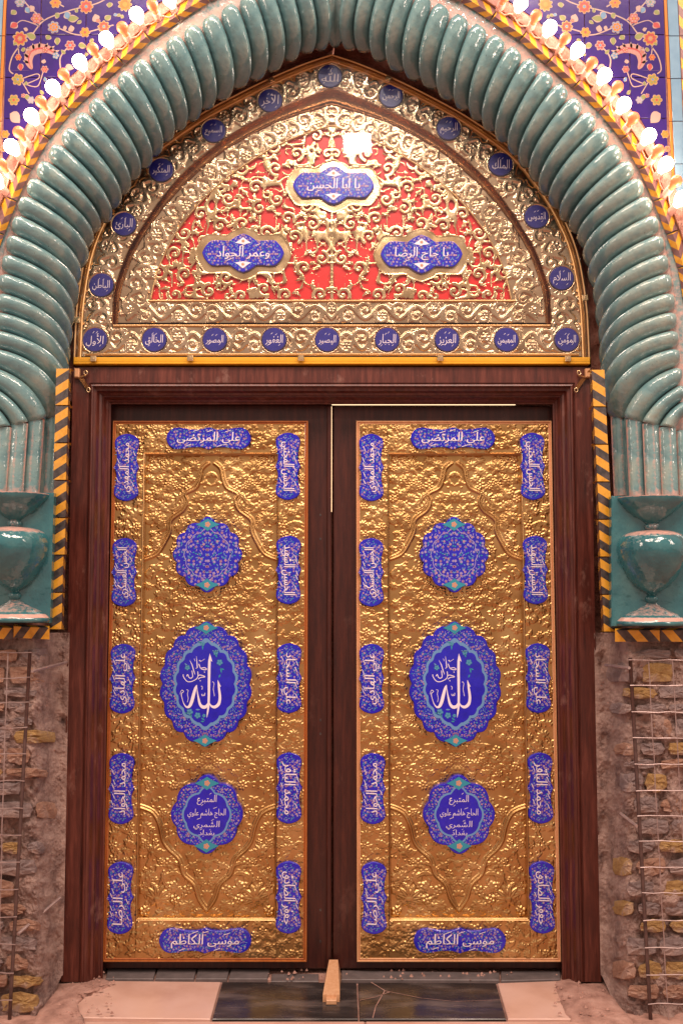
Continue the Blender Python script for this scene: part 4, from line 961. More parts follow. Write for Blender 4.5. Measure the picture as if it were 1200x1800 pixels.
# header soffit board
# ------------------------------------------------------------------ door leaves
LX0, LX1 = PX(181, 1690, 0)[0], PX(539, 1690, 0)[0]
LZ0, LZ1 = PX(360, 1690, 0)[1], PX(367, 740, 0)[1]
DX = PX(627, 1690, 0)[0] - LX0
CX0, CX1 = PX(243, 1600, .0)[0], PX(482, 1600, .0)[0]; CZ0, CZ1 = PX(360, 1614, 0)[1], PX(360, 800, 0)[1]
MPX = PX(500, 1200, 0)[0] - PX(499, 1200, 0)[0]
tw = .016
rd = random.Random(5)
def fill_motifs(hf, x0, z0, x1, z1, step, H_, R_, avoid=(), seed=1, sym=None):
    r2 = random.Random(seed); done = []
    for _ in range(int((x1 - x0) * (z1 - z0) / step ** 2 * 14)):
        x, z = r2.uniform(x0, sym if sym else x1), r2.uniform(z0, z1)
        if any((x - a) ** 2 + (z - b_) ** 2 < step ** 2 for a, b_ in done): continue
        if any(av(x, z) for av in avoid): continue
        done.append((x, z)); k = r2.random(); R1 = R_ * r2.uniform(.75, 1.15); an = r2.choice([PI / 2, -PI / 2, PI / 2]) + r2.uniform(-.9, .9)
        if k < .34: hf.lotus(x, z, R1, an, H_)
        elif k < .62:
            hf.flower(x, z, R1 * .62, r2.choice((5, 6, 7)), H_, an)
            for q in range(3): a2 = r2.uniform(0, 6.28); hf.leaf(x + R1 * .5 * math.cos(a2), z + R1 * .5 * math.sin(a2), R1 * .75, R1 * .2, a2 + .4, H_ * .8, r2.uniform(-1, 1))
        else:
            for q in range(4): hf.leaf(x, z, R1 * r2.uniform(.8, 1.2), R1 * .22, an + (q - 1.5) * .7, H_ * .85, r2.uniform(-.9, .9))
            for q in range(3): a2 = r2.uniform(0, 6.28); hf.dome(x + R1 * .5 * math.cos(a2), z + R1 * .5 * math.sin(a2), R1 * .16, H_ * .8)
    for k in range(len(done)):
        a = done[k]; nb = sorted(done, key=lambda c: (c[0] - a[0]) ** 2 + (c[1] - a[1]) ** 2)[1:2]
        for b_ in nb:
            mx_ = ((a[0] + b_[0]) / 2 + r2.uniform(-.3, .3) * step, (a[1] + b_[1]) / 2 + r2.uniform(-.3, .3) * step); hf.stroke(catmull([a, mx_, b_], 5), .0030, H_ * .5)
# centre panel, symmetrical about its own axis
DR = .0025
C = HF(CX0, CZ0, CX1, CZ1, DR); ccx = (CX0 + CX1) / 2
L2 = lambda u, v: (PX(u, v, .01)[0], PX(u, v, .01)[1])
def sym_line(pts):
    q = [L2(u, v) for u, v in pts]; return q
up = sym_line([(253, 984), (276, 974), (290, 953), (299, 934), (301, 914), (322, 897), (329, 880), (326, 868), (344, 858), (352, 842), (356, 824), (367, 814)])
dn = sym_line([(243, 1419), (268, 1430), (280, 1452), (286, 1478), (296, 1494), (314, 1512), (322, 1538), (340, 1556), (349, 1582), (363, 1603)])
for ln_ in (up, dn):
    q = catmull(ln_, 5); q = [(min(x, ccx), z) for x, z in q]
    for off, W_, hh in ((0, .0070, .0095), (.012, .0040, .0060)): C.stroke([(min(x, ccx + .002), z) for x, z in offset_line(q, off)], W_, hh)
def near_line(l, d): return lambda x, z: any((x - a) ** 2 + (z - b_) ** 2 < d * d for a, b_ in l)
cu, cd = catmull(up, 5), catmull(dn, 5)
for (u, v, R_, an, h_) in ((297, 826, .062, 1.9, .0125), (276, 868, .042, -.6, .010), (270, 912, .045, .8, .011), (268, 952, .038, .2, .010), (320, 842, .036, 2.6, .009), (345, 880, .034, 1.2, .008), (352, 912, .032, 1.6, .008),
                           (322, 925, .036, 1.9, .009), (276, 1582, .080, 1.2, .015), (268, 1500, .052, .9, .014), (258, 1545, .040, .2, .013), (255, 1455, .038, .6, .012), (318, 1592, .046, -1.3, .012), (300, 1560, .040, -.4, .011), (340, 1480, .036, -1.4, .010),
                           (336, 1520, .036, -1.2, .010), (350, 1545, .030, -1.6, .008), (312, 1465, .034, -.9, .010), (286, 1150, .03, 1.0, .008), (280, 1285, .045, 1.4, .010), (300, 1335, .04, -1.2, .010), (336, 1350, .046, 1.8, .010), (300, 1060, .045, 1.2, .010), (335, 1092, .036, 2.2, .009)):
    h_ *= .72; x, z = L2(u, v); C.lotus(x, z, R_ * .92, an, h_)
    for q in range(3): a2 = rd.uniform(0, 6.28); C.flower(x + R_ * .95 * math.cos(a2), z + R_ * .95 * math.sin(a2), R_ * .3, 5, h_ * .8, a2)
# curling leaves in the corners
for (u, v, L_, an, be) in ((330, 868, .10, 2.9, 1.4), (300, 895, .09, -.4, 1.5), (318, 1540, .12, 2.5, 1.2), (300, 1520, .10, .5, -1.4), (285, 880, .08, 2.2, -1.2), (290, 1530, .11, -2.2, 1.2)):
    x, z = L2(u, v); C.leaf(x, z, L_, .013, an, .008, be, .2, 6)
avoid = [near_line(cu, .030), near_line(cd, .030)]
fill_motifs(C, CX0 + .01, CZ0 + .012, CX1, CZ1 - .012, .037, .0058, .034, avoid, 3, ccx)
mirror(C, ccx)
C.h += ((fbm(C.h.shape, 60, 2, 9) - .5) * .006).astype(np.float32)
C.h -= C.h.min()
centre_me = C.to_mesh('centre_panel', .022, ['door_gold'])
BX0, BX1, BZ0, BZ1 = LX0 + tw, LX1 - tw, LZ0 + tw, LZ1 - tw
im = .010
def border(x0, z0, x1, z1, seed, sym):
    h = HF(x0, z0, x1, z1, DR)
    for z_ in (z0 + .006, z1 - .006): pass
    fill_motifs(h, x0 + .008, z0 + .008, x1 - .004, z1 - .008, .034, .0058, .034, (), seed, None)
    h.h += ((fbm(h.h.shape, 50, 2, seed) - .5) * .004).astype(np.float32)
    h.h -= h.h.min()
    return h.to_mesh('border_panel', -.002, ['door_gold'])
gp = .0012
borders = [border(BX0, BZ0, CX0 - im, BZ1, 21, 0), border(CX1 + im, BZ0, BX1, BZ1, 22, 0), border(CX0 - im + gp, CZ1 + im, CX1 + im - gp, BZ1, 23, 0), border(CX0 - im + gp, BZ0, CX1 + im - gp, CZ0 - im, 24, 0)]
# plaques
def plaque_outline(L, h):
    q = [(L / 2, 0), (L / 2 * .985, h * .14), (L / 2 * .93, h * .34), (L / 2 * .83, h * .47), (L / 2 * .72, h * .5), (L / 2 * .58, h * .47), (L / 2 * .42, h * .42), (L / 2 * .22, h * .41), (L / 2 * .11, h * .45), (0, h * .52)]
    o = catmull(q, 2); o = o + [(-x, z) for x, z in reversed(o[:-1])]
    return o + [(x, -z) for x, z in reversed(o[1:-1])]
def scallop(rx, rz, n, amp, tip, N=96, ph=.5):
    out = []
    for k in range(N):
        a = 2 * PI * k / N; f = 1 + amp * (abs(math.sin(n * (a - PI / 2) / 2 + ph * PI)) - .6); tz = tip * max(0, 1 - abs(abs(math.sin(a)) - 1) * 18) ; x, z = rx * f * math.cos(a), rz * f * math.sin(a)
        out.append((x * (1 - .35 * tz / max(tip, 1e-6) * 0), z + (tz if z > 0 else -tz)))
    return out
YP0, YP1 = -.020, -.004
V = {}
def plaque_meshes(key, out, rot):
    c, s_ = math.cos(rot), math.sin(rot); o = [(x * c - z * s_, x * s_ + z * c) for x, z in out]
    mb = MB(); mb.prism(o, YP0, .004, 0, .003)
    pt = Paint(lambda a, b: (a * c - b * s_, a * s_ + b * c), YP0 - .0003); fill_arabesque(pt, out, None, .0118, .0050)
    V[key] = (mb.mesh('enamel_plaque', ['cobalt']), pt.mb.mesh('floral_ornament', PAL))
plaque_meshes('v', plaque_outline(121 * MPX, 43 * MPX), PI / 2); plaque_meshes('ht', plaque_outline(151 * MPX, 39 * MPX), 0); plaque_meshes('hb', plaque_outline(158 * MPX, 41 * MPX), 0)
# medallions
def ogee_ring(pt, o, wd, m, lay): pt.stroke(o + o[:2], wd, m, lay)
def tips(pt, zt, s_, m=4, k=1.0):
    for sg in (1, -1):
        pt.poly([(0, sg * (zt)), (s_ * .45, sg * (zt - s_ * .28)), (s_, sg * (zt - s_ * .52)), (s_ * .4, sg * (zt - s_ * .75)), (0, sg * (zt - s_ * 1.05)), (-s_ * .4, sg * (zt - s_ * .75)), (-s_, sg * (zt - s_ * .52)), (-s_ * .45, sg * (zt - s_ * .28))], m, 6)
        pt.flower(0, sg * (zt - s_ * .5), s_ * .22, 5, 2, 5, 2, 0, 7)
def med(key, rx, rz, n, inner, centre):
    out = scallop(rx, rz, n, .10 if n < 14 else .07, .012); mb = MB(); mb.prism(out, YP0, .020, 0, .003)
    pt = Paint(lambda a, b: (a, b), YP0 - .0003); hole = None
    if inner:
        hole = scallop(rx * inner, rz * inner, n, .07, .016)
        if centre: fill_arabesque(pt, out, scale_poly(hole, 1.06), .0100, .0044)
        else: fill_arabesque(pt, out, None, .0150, .0064)
        if centre: pt.poly(scale_poly(hole, 1.06), 3, 3); pt.poly(scale_poly(hole, .975), 6, 4)
        else: ogee_ring(pt, hole, .0032, 1, 5)
    tips(pt, rz * 1.07, rx * (.26 if centre and rz > .2 else .36)); V[key] = (mb.mesh('medallion', ['cobalt']), pt.mb.mesh('floral_ornament', PAL))
med('m1', 59 * MPX, 60 * MPX, 12, .68, False)
med('m2', 79 * MPX, 101 * MPX, 18, .665, True)
med('m3', 60 * MPX, 60 * MPX, 8, .66, True)
# lettering of the large medallion, drawn stroke by stroke (units of a sixth of a photograph pixel)
pt = Paint(lambda a, b: ((a - 612) / 6 * MPX, (640 - b) / 6 * MPX), YP0 - .0018)
pt.poly([(655, 322), (681, 408), (664, 396)], 0); pt.stroke([(655, 324), (650, 400), (648, 500), (648, 620), (648, 760), (645, 870), (636, 940), (629, 988)], [4, 26, 27, 26, 24, 22, 15, 2], 0)
pt.poly([(741, 598), (774, 668), (750, 662)], 0); pt.stroke(catmull([(741, 600), (754, 690), (764, 780), (752, 845), (712, 878), (672, 866), (648, 826)], 4), [3, 10, 16, 20, 22, 24, 25, 26, 27, 28, 28, 30, 32, 32, 32, 31, 30, 28, 26, 22, 18, 14, 12, 9, 6], 0, 1)
pt.stroke(catmull([(648, 830), (622, 872), (585, 878), (556, 848), (538, 780), (526, 710), (520, 648)], 4), [14, 18, 22, 26, 30, 32, 34, 34, 33, 32, 30, 28, 26, 24, 22, 20, 17, 14, 12, 10, 8, 6, 5, 4, 3], 0, 2)
pt.stroke(catmull([(521, 650), (505, 690), (488, 750), (470, 820), (448, 868), (420, 880), (392, 852), (372, 800), (360, 742), (384, 718), (362, 704), (345, 748)], 4), [3, 14, 20, 24, 27, 29, 30, 31, 32, 33, 34, 34, 34, 33, 32, 31, 29, 27, 24, 21, 18, 15, 13, 11, 9, 8, 7, 6, 6, 6, 7, 7, 8, 7, 6, 6, 6, 6, 6, 6, 5, 5, 4, 3, 2], 0, 3)
pt.stroke([(572, 742), (576, 760), (586, 764), (590, 744), (594, 762), (603, 760), (607, 732)], 6, 0, 1); pt.stroke([(566, 660), (580, 672), (578, 690), (572, 696)], 6, 0, 1)
pt.stroke(catmull([(682, 622), (692, 618), (702, 640), (694, 690), (704, 750), (706, 766)], 3), 5, 0, 1); pt.stroke(catmull([(412, 700), (432, 706), (424, 740), (432, 790), (424, 828)], 3), 5, 0, 1)
# the smaller words to its left
pt.stroke([(512, 350), (520, 420), (524, 470), (508, 478)], [2, 9, 9, 5], 0, 1); pt.stroke([(444, 392), (468, 440), (486, 500), (500, 540)], [2, 9, 9, 5], 0, 1)
pt.stroke(catmull([(540, 430), (560, 478), (600, 492), (622, 486), (600, 470), (560, 476)], 3), 8, 0, 2); pt.stroke(catmull([(536, 590), (560, 572), (606, 566), (590, 556), (552, 546), (538, 556)], 3), 8, 0, 2)
pt.stroke(catmull([(528, 510), (532, 550), (520, 584), (470, 612), (430, 616), (404, 600), (380, 564), (376, 540)], 3), 8, 0, 2); pt.stroke(catmull([(468, 500), (476, 560), (458, 580), (436, 570), (424, 540), (412, 560)], 3), 8, 0, 2)
for a, b_ in ((556, 606), (600, 516), (552, 396)): pt.poly([(a - 7, b_), (a, b_ - 7), (a + 7, b_), (a, b_ + 7)], 0, 2)
pt.stroke([(540, 392), (556, 408), (600, 380)], 4, 0, 1); pt.stroke([(490, 376), (498, 402)], 4, 0, 1)
# little turquoise blossoms
for x, y, r in ((578, 222, 22), (716, 312, 26), (758, 415, 30), (420, 470, 26), (450, 930, 32), (532, 965, 30), (600, 968, 18)): pt.flower(x, y, r, 5, 4, 3, 4, x, 1)
for x, y, L_, a in ((578, 236, 50, 1.6), (566, 210, 38, 3.5), (590, 210, 40, -.2), (716, 312, 46, -2.6), (716, 312, 46, -.8), (716, 326, 40, 1.3), (768, 470, 60, 1.4), (770, 480, 40, .3), (455, 930, 60, 2.9), (455, 940, 50, 1.2), (510, 905, 50, 0), (570, 990, 50, .6), (420, 455, 46, -2.3), (600, 1030, 36, 3.3), (766, 540, 40, 2.0)): pt.leaf(x, y, L_, 8, a, 4 if a > 0 else 3, None, 0)
allah_me = pt.mb.mesh('inscription', PAL)
VERT = [((223, 822), 'محمد المهدي', 1), ((219, 1006), 'الحسن العسكري', 1), ((216, 1193), 'علي الهادي', 1), ((214, 1386), 'محمد الجواد', 1), ((212, 1578), 'علي الرضا', 1),
        ((506, 820), 'الحسن المجتبى', -1), ((507, 1002), 'الحسين الشهيد', -1), ((508, 1192), 'علي السجاد', -1), ((508, 1385), 'محمد الباقر', -1), ((507, 1577), 'جعفر الصادق', -1)]
def frame_strip(mb, x0, z0, x1, z1, w_, y0, prof):
    pts = [(x0, z0), (x1, z0), (x1, z1), (x0, z1)]
    sweep(mb, pts, [(o * w_, y0 - h) for o, h in prof], 0, closed=True)
def leaf_door(dx, wood_trim, lab, first):
    off = Vector((dx, 0, 0)); root = thing('door_leaf', lab, 'door', Vector(((LX0 + LX1) / 2, 0, LZ0)) + off, 'door leaves')
    q = lambda name, me, par=root, loc=(0, 0, 0), **k: link(name, me, par, Vector(loc) + off, **k)
    # wooden body
    if first: a, b_ = PX(176, 1400, .04)[0], PX(577, 1200, .035)[0]
    else: a, b_ = PX(585, 1200, .035)[0] - dx, PX(990, 1400, .04)[0] - dx
    mb = MB(); mb.box((a, .034, PX(360, 1703, .034)[1]), (b_, .085, PX(360, 711 if first else 714, .034)[1]), 0, .004); q('leaf_body', mb.mesh('leaf_body', ['dark_wood']))
    # trim
    mb = MB(); frame_strip(mb, LX0, LZ0, LX1, LZ1, tw, 0, [(0, -.034), (0, .006), (.12, .010), (.35, .010), (.5, .004), (.62, .004), (.75, .008), (1, .006), (1, -.006)])
    q('outer_trim', mb.mesh('outer_trim', [wood_trim]))
    mb = MB(); frame_strip(mb, CX0 - im, CZ0 - im, CX1 + im, CZ1 + im, im, 0, [(0, -.004), (0, .004), (.3, .008), (.6, .006), (.8, -.002), (1, -.004), (1, -.026)])
    q('inner_moulding', mb.mesh('inner_moulding', ['moulding_gold' if first else 'varnished_wood' if False else 'moulding_gold']))
    q('centre_panel', centre_me)
    for m_ in borders: q('border_panel', m_)
    mb = MB(); mb.box((BX0, .0295, BZ0), (BX1, .0335, BZ1)); q('backing_board', mb.mesh('backing_board', ['dark_wood']))
    def place(key, c, txt, rot, wd, ht, lab2, marks=5):
        x, z = PX(*c, -.012); o = q('enamel_plaque', V[key][0], root, (x, 0, z), label=lab2); q('floral_ornament', V[key][1], o, (x, 0, z))
        mb2 = MB(); put_text(mb2, txt, 0, 0, wd * MPX, ht * MPX, YP0 - .0022, rot, 0, marks, .0006); q('inscription', mb2.mesh('inscription', ['enamel_white']), o, (x, 0, z))
    for c, s_, sg in VERT: place('v', c, s_, PI / 2 * sg, 88, 24, None, 8)
    place('ht', (367, 771), 'علي المرتضى', 0, 112, 23, 'level blue plaque at the head of the leaf'); place('hb', (361, 1653), 'موسى الكاظم', 0, 116, 24, 'level blue plaque at the foot of the leaf')
    for key, c in (('m1', (365, 975)), ('m2', (362, 1202)), ('m3', (364, 1431))):
        x, z = PX(*c, -.012); o = q('medallion', V[key][0], root, (x, 0, z), label={'m1': 'round blue medallion of painted flowers', 'm2': 'large oval blue medallion lettered Allah in white', 'm3': 'scalloped blue medallion with four lines of white writing'}[key])
        q('floral_ornament', V[key][1], o, (x, 0, z))
        if key == 'm2': q('inscription', allah_me, o, (x, 0, z))
        if key == 'm3':
            mb2 = MB()
            for s_, dz, wd, ht in (('المتبرع', 25, 34, 17), ('الحاج هاشم علوي', 2, 66, 16), ('الشمري', -18, 45, 15), ('بغداد', -31, 27, 11)): put_text(mb2, s_, 0, dz * MPX, wd * MPX, ht * MPX, YP0 - .0022, 0, 0, 2, 0)
            q('inscription', mb2.mesh('inscription', ['enamel_white']), o, (x, 0, z))
    # small nail and lock holes in the stile
    if first:
        for v_ in (905, 947, 1266, 1290, 1600, 1655):
            x, z = PX(563, v_, .03); mb = MB(); mb.prism([(x + .005 * math.cos(k), z + .006 * math.sin(k)) for k in (0, 1, 2, 3, 4, 5, 6)], .0325, .034); q('lock_hole', mb.mesh('lock_hole', ['stripe_black']))
        a, b_ = PX(574, 1200, .02)[0], PX(582.5, 1200, .02)[0]; mb = MB(); mb.box((a, .018, PX(578, 1700, .02)[1]), (b_, .034, PX(578, 712, .02)[1]), 0, .004); q('astragal', mb.mesh('astragal', ['dark_wood']))
leaf_door(0, 'varnished_wood', 'left door leaf faced with embossed gold and blue enamel, orange varnished trim', True)
leaf_door(DX, 'pale_wood', 'right door leaf faced with embossed gold and blue enamel, bare pale wood trim', False)
# light from the room beyond showing over the right leaf
a, b_ = PX(583, 710.5, .05), PX(905, 709.5, .05)
mb = MB(); mb.box((a[0], .045, a[1] - .0035), (b_[0], .055, a[1] + .0015)); mb.box((a[0] - .001, .012, PX(579, 900, .02)[1]), (a[0] + .0008, .016, PX(579, 715, .02)[1]))
link('light_gap', mb.mesh('light_gap', ['slit_light']), label='thin bright line of room light above the right door leaf', category='light gap')

#==DETAILS==
# ------------------------------------------------------------------ rubble walls either side of the frame
def rubble(sgn):
    lab = 'broken rubble stone wall stripped of plaster on the %s of the door' % ('left' if sgn > 0 else 'right')
    X_ = (lambda x: x) if sgn > 0 else (lambda x: 1166 - x)
    t_ = thing('rubble_wall', lab, 'stone wall', P(X_(20), 1800, YW))
    # cross position: door frame edge (x about 112) back, corner at about 62, front face beyond
    NU, NV = 130, 420
    nz_ = fbm((NV, NU), 30, 6, 31 + sgn, .6); n2 = fbm((NV, NU), 12, 5, 77 + sgn, .7); n3 = fbm((NV, NU), 22, 3, 99 + sgn, .5)
    def base(x, y):
        f = min(1, max(0, (x - 58) / 52)); f = f * f * (3 - 2 * f); Y = YW + .05 + (-.13 - YW - .05) * f
        toe = max(0, (y - 1690) / 110.0); 
        return Y - .12 * toe * f
    rows = []
    for j in range(NV):
        y = 1112 + (1900 - 1112) * j / (NV - 1); row = []
        for i in range(NU):
            xe = 130 - 21 * (y - 645) / 1081 if y < 1715 else 107 - (y - 1715) * .45
            x = -90 + (xe + 2 + 90) * i / (NU - 1); edge = min(1, (NU - 1 - i) / 6)
            Y = base(x, y) + ((nz_[j, i] - .5) * .10 + (n2[j, i] - .5) * .034 + abs(n3[j, i] - .5) * -.03) * (.25 + .75 * edge)
            row.append(P(X_(x), y, Y))
        rows.append(row)
    mb = MB(); mb.grid(rows); link('mortar_face', mb.mesh('mortar_face', ['rubble_mortar'], smooth=False), t_)
    r2 = random.Random(40 + sgn)
    # stones in rough courses on the front face and the broken reveal
    y = 1138
    while y < 1800:
        hgt = r2.uniform(20, 40); x = -50 + r2.uniform(-20, 10)
        while x < 96:
            w_ = r2.uniform(34, 78); ye = y + hgt
            if r2.random() < .94 and x + w_ < 104 - max(0, (y - 1690) * .4):
                c = [(x + 2, y + r2.uniform(2, 6)), (x + w_ * .5, y + r2.uniform(-1, 4)), (x + w_ - 4, y + r2.uniform(2, 8)), (x + w_ - 1, y + hgt * .5), (x + w_ - 5, ye - r2.uniform(3, 8)), (x + w_ * .5, ye - r2.uniform(1, 4)), (x + 3, ye - r2.uniform(3, 8)), (x - 1, y + hgt * .5)]
                c = [((a + c[(q_ + 1) % 8][0] * f_ + a * (f_ and -f_)) if False else a + (c[(q_ + 1) % 8][0] - a) * f_ + r2.uniform(-2, 2), b2 + (c[(q_ + 1) % 8][1] - b2) * f_ + r2.uniform(-1.6, 1.6)) for q_, (a, b2) in enumerate(c) for f_ in (0, .5)]; cx, cy = x + w_ / 2, y + hgt / 2; mb = MB(); rows2 = []
                pj = r2.uniform(.002, .016)
                for k_, (sc, pr) in enumerate(((1.04, -.03), (1, .006), (.95, .014), (.6, .017), (.25, .018))):
                    rows2.append([])
                    for (a, b2) in c:
                        u, v = cx + (a - cx) * sc, cy + (b2 - cy) * sc; rows2[-1].append(P(X_(u), v, base(u, v) - pr - pj + r2.uniform(-.004, .004)))
                c0 = sum(rows2[-1], Vector()) / 16; rows2 = [[p - c0 for p in r] for r in rows2]; mb.grid(rows2, 0, closed=True); mb.f.append(tuple(range(64, 80))); mb.m.append(0)
                k_ = r2.random(); mt = 'stone_grey' if k_ < .48 else ('stone_ochre' if k_ < .72 else 'stone_tan')
                link('stone', mb.mesh('stone', [mt]), t_, c0)
            x += w_ + r2.uniform(2, 8)
        y += hgt + r2.uniform(2, 5)
rubble(1); rubble(-1)
# loose dust and rubble at the feet of the jambs
for sg, pts, lab in ((1, [(60, 1812), (150, 1800), (115, 1788), (150, 1752), (175, 1742), (196, 1724), (100, 1715), (90, 1740)], 'mound of pink plaster dust at the foot of the left jamb'),
                     (-1, [(1000, 1790), (985, 1765), (975, 1735), (985, 1722), (1065, 1718), (1075, 1750), (1110, 1800), (1050, 1806)], 'mound of pink plaster dust at the foot of the right jamb')):
    q = [floor_pt(*p) for p in pts]; cx = sum(p[0] for p in q) / len(q); cy = sum(p[1] for p in q) / len(q); q = catmull([(a, b2) for a, b2 in q], 4, closed=True); rows = []
    r2 = random.Random(3)
    for f in (1.03, .95, .8, .6, .4, .2): rows.append([((a - cx) * f * (1 + r2.uniform(-.05, .05)), (b2 - cy) * f * (1 + r2.uniform(-.05, .05)), (.012 * (1 - f) if f < 1.0 else -.012) + r2.uniform(0, .006) + .001) for a, b2 in q])
    mb = MB(); mb.grid(rows, 0, closed=True); n = len(q); mb.f.append(tuple(range(5 * n, 6 * n))); mb.m.append(0)
    link('dust_pile', mb.mesh('dust_pile', ['cement_dust'], smooth=True), None, (cx, cy, 0), label=lab, category='rubble', kind='stuff')
r2 = random.Random(9); mb = MB()
for k in range(150):
    u = r2.choice([r2.uniform(100, 200), r2.uniform(975, 1080), r2.uniform(470, 900)]); v = r2.uniform(1712, 1792) if (u < 210 or u > 960) else r2.uniform(1708, 1726)
    x, y = floor_pt(u, v); s_ = r2.uniform(.003, .011); z_ = .006 if 210 < u < 960 else .012
    ps = [(x + s_ * r2.uniform(.6, 1) * math.cos(a), y + s_ * r2.uniform(.6, 1) * math.sin(a), z_) for a in (0, 1.3, 2.5, 3.8, 5)]; mb.add(ps + [(x, y, z_ + s_)], [(i, (i + 1) % 5, 5) for i in range(5)])
link('loose_crumbs', mb.mesh('loose_crumbs', ['cement_dust']), label='plaster crumbs scattered along the threshold', category='rubble', kind='stuff')

# ------------------------------------------------------------------ wire mesh and rods
def wires(sgn):
    Y = YW - .02
    if sgn > 0:
        lab = 'welded wire mesh over the left rubble wall'; hz = [1147, 1192, 1235, 1280, 1326, 1373, 1421, 1468, 1516, 1564, 1613, 1660, 1711, 1759, 1808]
        e0 = lambda y: 53 - 36 * (y - 1148) / 652; e1 = lambda y: -60; vert = [((14, 1148), (3, 1500), (-5, 1820)), ((-30, 1148), (-42, 1820))]
    else:
        lab = 'welded wire mesh over the right rubble wall'; hz = [1161, 1205, 1252, 1297, 1344, 1390, 1434, 1479, 1525, 1570, 1618, 1666, 1714, 1765, 1815]
        e0 = lambda y: 1107 + 36 * (y - 1163) / 637; e1 = lambda y: 1265; vert = [((1139, 1161), (1157, 1490), (1176, 1830)), ((1181, 1161), (1199, 1480), (1216, 1830)), ((1222, 1161), (1256, 1830))]
    t_ = thing('wire_mesh', lab, 'wire mesh', P(e0(1800), 1800, Y)); rr = random.Random(sgn + 4)
    for y in hz:
        mb = MB(); a, b2 = e0(y) - 3 * sgn * -1, e1(y); n = 7; mb.tube([P(a + (b2 - a) * k / n, y + rr.uniform(-1.2, 1.2) + (k - 3) * .15, Y + rr.uniform(-.004, .004)) for k in range(n + 1)], .0022, 5); link('wire', mb.mesh('wire', ['wire_steel']), t_)
    for vv in vert:
        q = resample(catmull(vv, 4), 16); mb = MB(); mb.tube([P(a + rr.uniform(-.8, .8), b2, Y + .006 + rr.uniform(-.003, .003)) for a, b2 in q], .0022, 5); link('wire', mb.mesh('wire', ['wire_steel']), t_)
    ys = [hz[0] - 4, 1300, 1450, 1600, 1720, 1840]; mb = MB(); mb.tube([P(e0(y), y, Y + .013) for y in ys], .0075, 8)
    link('reinforcing_bar', mb.mesh('reinforcing_bar', ['iron'], smooth=True), None, (0, 0, 0), label='dark upright iron bar along the edge of the %s wire mesh' % ('left' if sgn > 0 else 'right'), category='iron bar')
wires(1); wires(-1)
for (a, ya, b2, yb, Ya, Yb, lab) in ((57, 1180, 117, 1164, YW, -.14, 'flat iron tie at the top of the left rubble wall'), (32, 1642, 106, 1578, YW, -.18, 'slanting iron tie low on the left rubble wall'),
                           (1063, 1169, 1105, 1174, -.2, YW, 'flat iron tie at the top of the right rubble wall'), (1090, 1430, 1118, 1452, -.3, YW - .01, 'short slanting iron tie on the right rubble wall')):
    mb = MB(); p, q = P(a, ya, Ya - .03), P(b2, yb, Yb - .03); mb.tube([p, q], .0065, 6); link('iron_tie', mb.mesh('iron_tie', ['wire_steel']), label=lab, category='iron bar')

# ------------------------------------------------------------------ brackets, wedge
for sg, u, lab in ((1, 150, 'small metal hook bracket at the top left corner of the door frame'), (-1, 1018, 'small metal hook bracket at the top right corner of the door frame')):
    t_ = thing('hook_bracket', lab, 'bracket', P(u, 662, -.125))
    p = P(u, 662, -.13); B_ = P(u + 7 * sg, 685, -.13); A_ = P(u - 8 * sg, 664, -.13)
    mb = MB(); d_ = (B_ - A_).normalized(); n_2 = Vector((-d_.z, 0, d_.x)) * .0085; f_ = Vector((0, -.006, 0)); mb.add([A_ + n_2, A_ - n_2, B_ - n_2, B_ + n_2, A_ + n_2 + f_, A_ - n_2 + f_, B_ - n_2 + f_, B_ + n_2 + f_], [(4, 5, 6, 7), (0, 1, 5, 4), (1, 2, 6, 5), (2, 3, 7, 6), (3, 0, 4, 7)]); link('strap', mb.mesh('strap', ['copper']), t_)
    for q_ in (P(u + 1 * sg, 655, -.14), B_ + Vector((0, -.012, -.004))):
        mb = MB(); mb.tube([q_ + Vector((.0075 * math.cos(a), 0, .0095 * math.sin(a))) for a in [2 * PI * k / 12 for k in range(13)]], .0028, 5, 0, False); link('ring', mb.mesh('ring', ['clip_brass'], smooth=True), t_)
    mb = MB(); c_ = P(u - 13 * sg, 657, -.13); mb.box((c_.x - .011, -.15, c_.z - .02), (c_.x + .011, -.126, c_.z + .02), 0, .004); link('end_block', mb.mesh('end_block', ['pale_wood']), t_)
    mb = MB(); mb.tube([A_ + Vector((0, -.012, 0)), P(u + 2 * sg, 660, -.143)], .004, 6); link('pin', mb.mesh('pin', ['clip_brass']), t_)
t_ = thing('wooden_wedge', 'pale wooden wedge holding the two door leaves shut at the floor', 'wedge', (*floor_pt(582, 1760), 0))
x0_, yb_ = floor_pt(582, 1762)
mb = MB(); wv = [(-.034, yb_, .001), (.034, yb_, .001), (.038, -.0, .001), (-.026, -.0, .001), (-.034, yb_, .03), (.034, yb_, .03), (.026, -.0, .062), (-.012, -.0, .062)]
mb.add([(x0_ + a, b2, c) for a, b2, c in wv], [(0, 1, 5, 4), (1, 2, 6, 5), (2, 3, 7, 6), (3, 0, 4, 7), (4, 5, 6, 7)]); link('block', mb.mesh('block', ['pine']), t_)
mb = MB(); mb.box((x0_ - .02, yb_ - .03, .001), (x0_ + .022, yb_ - .001, .02), 0, .003); link('toe', mb.mesh('toe', ['pine']), t_)

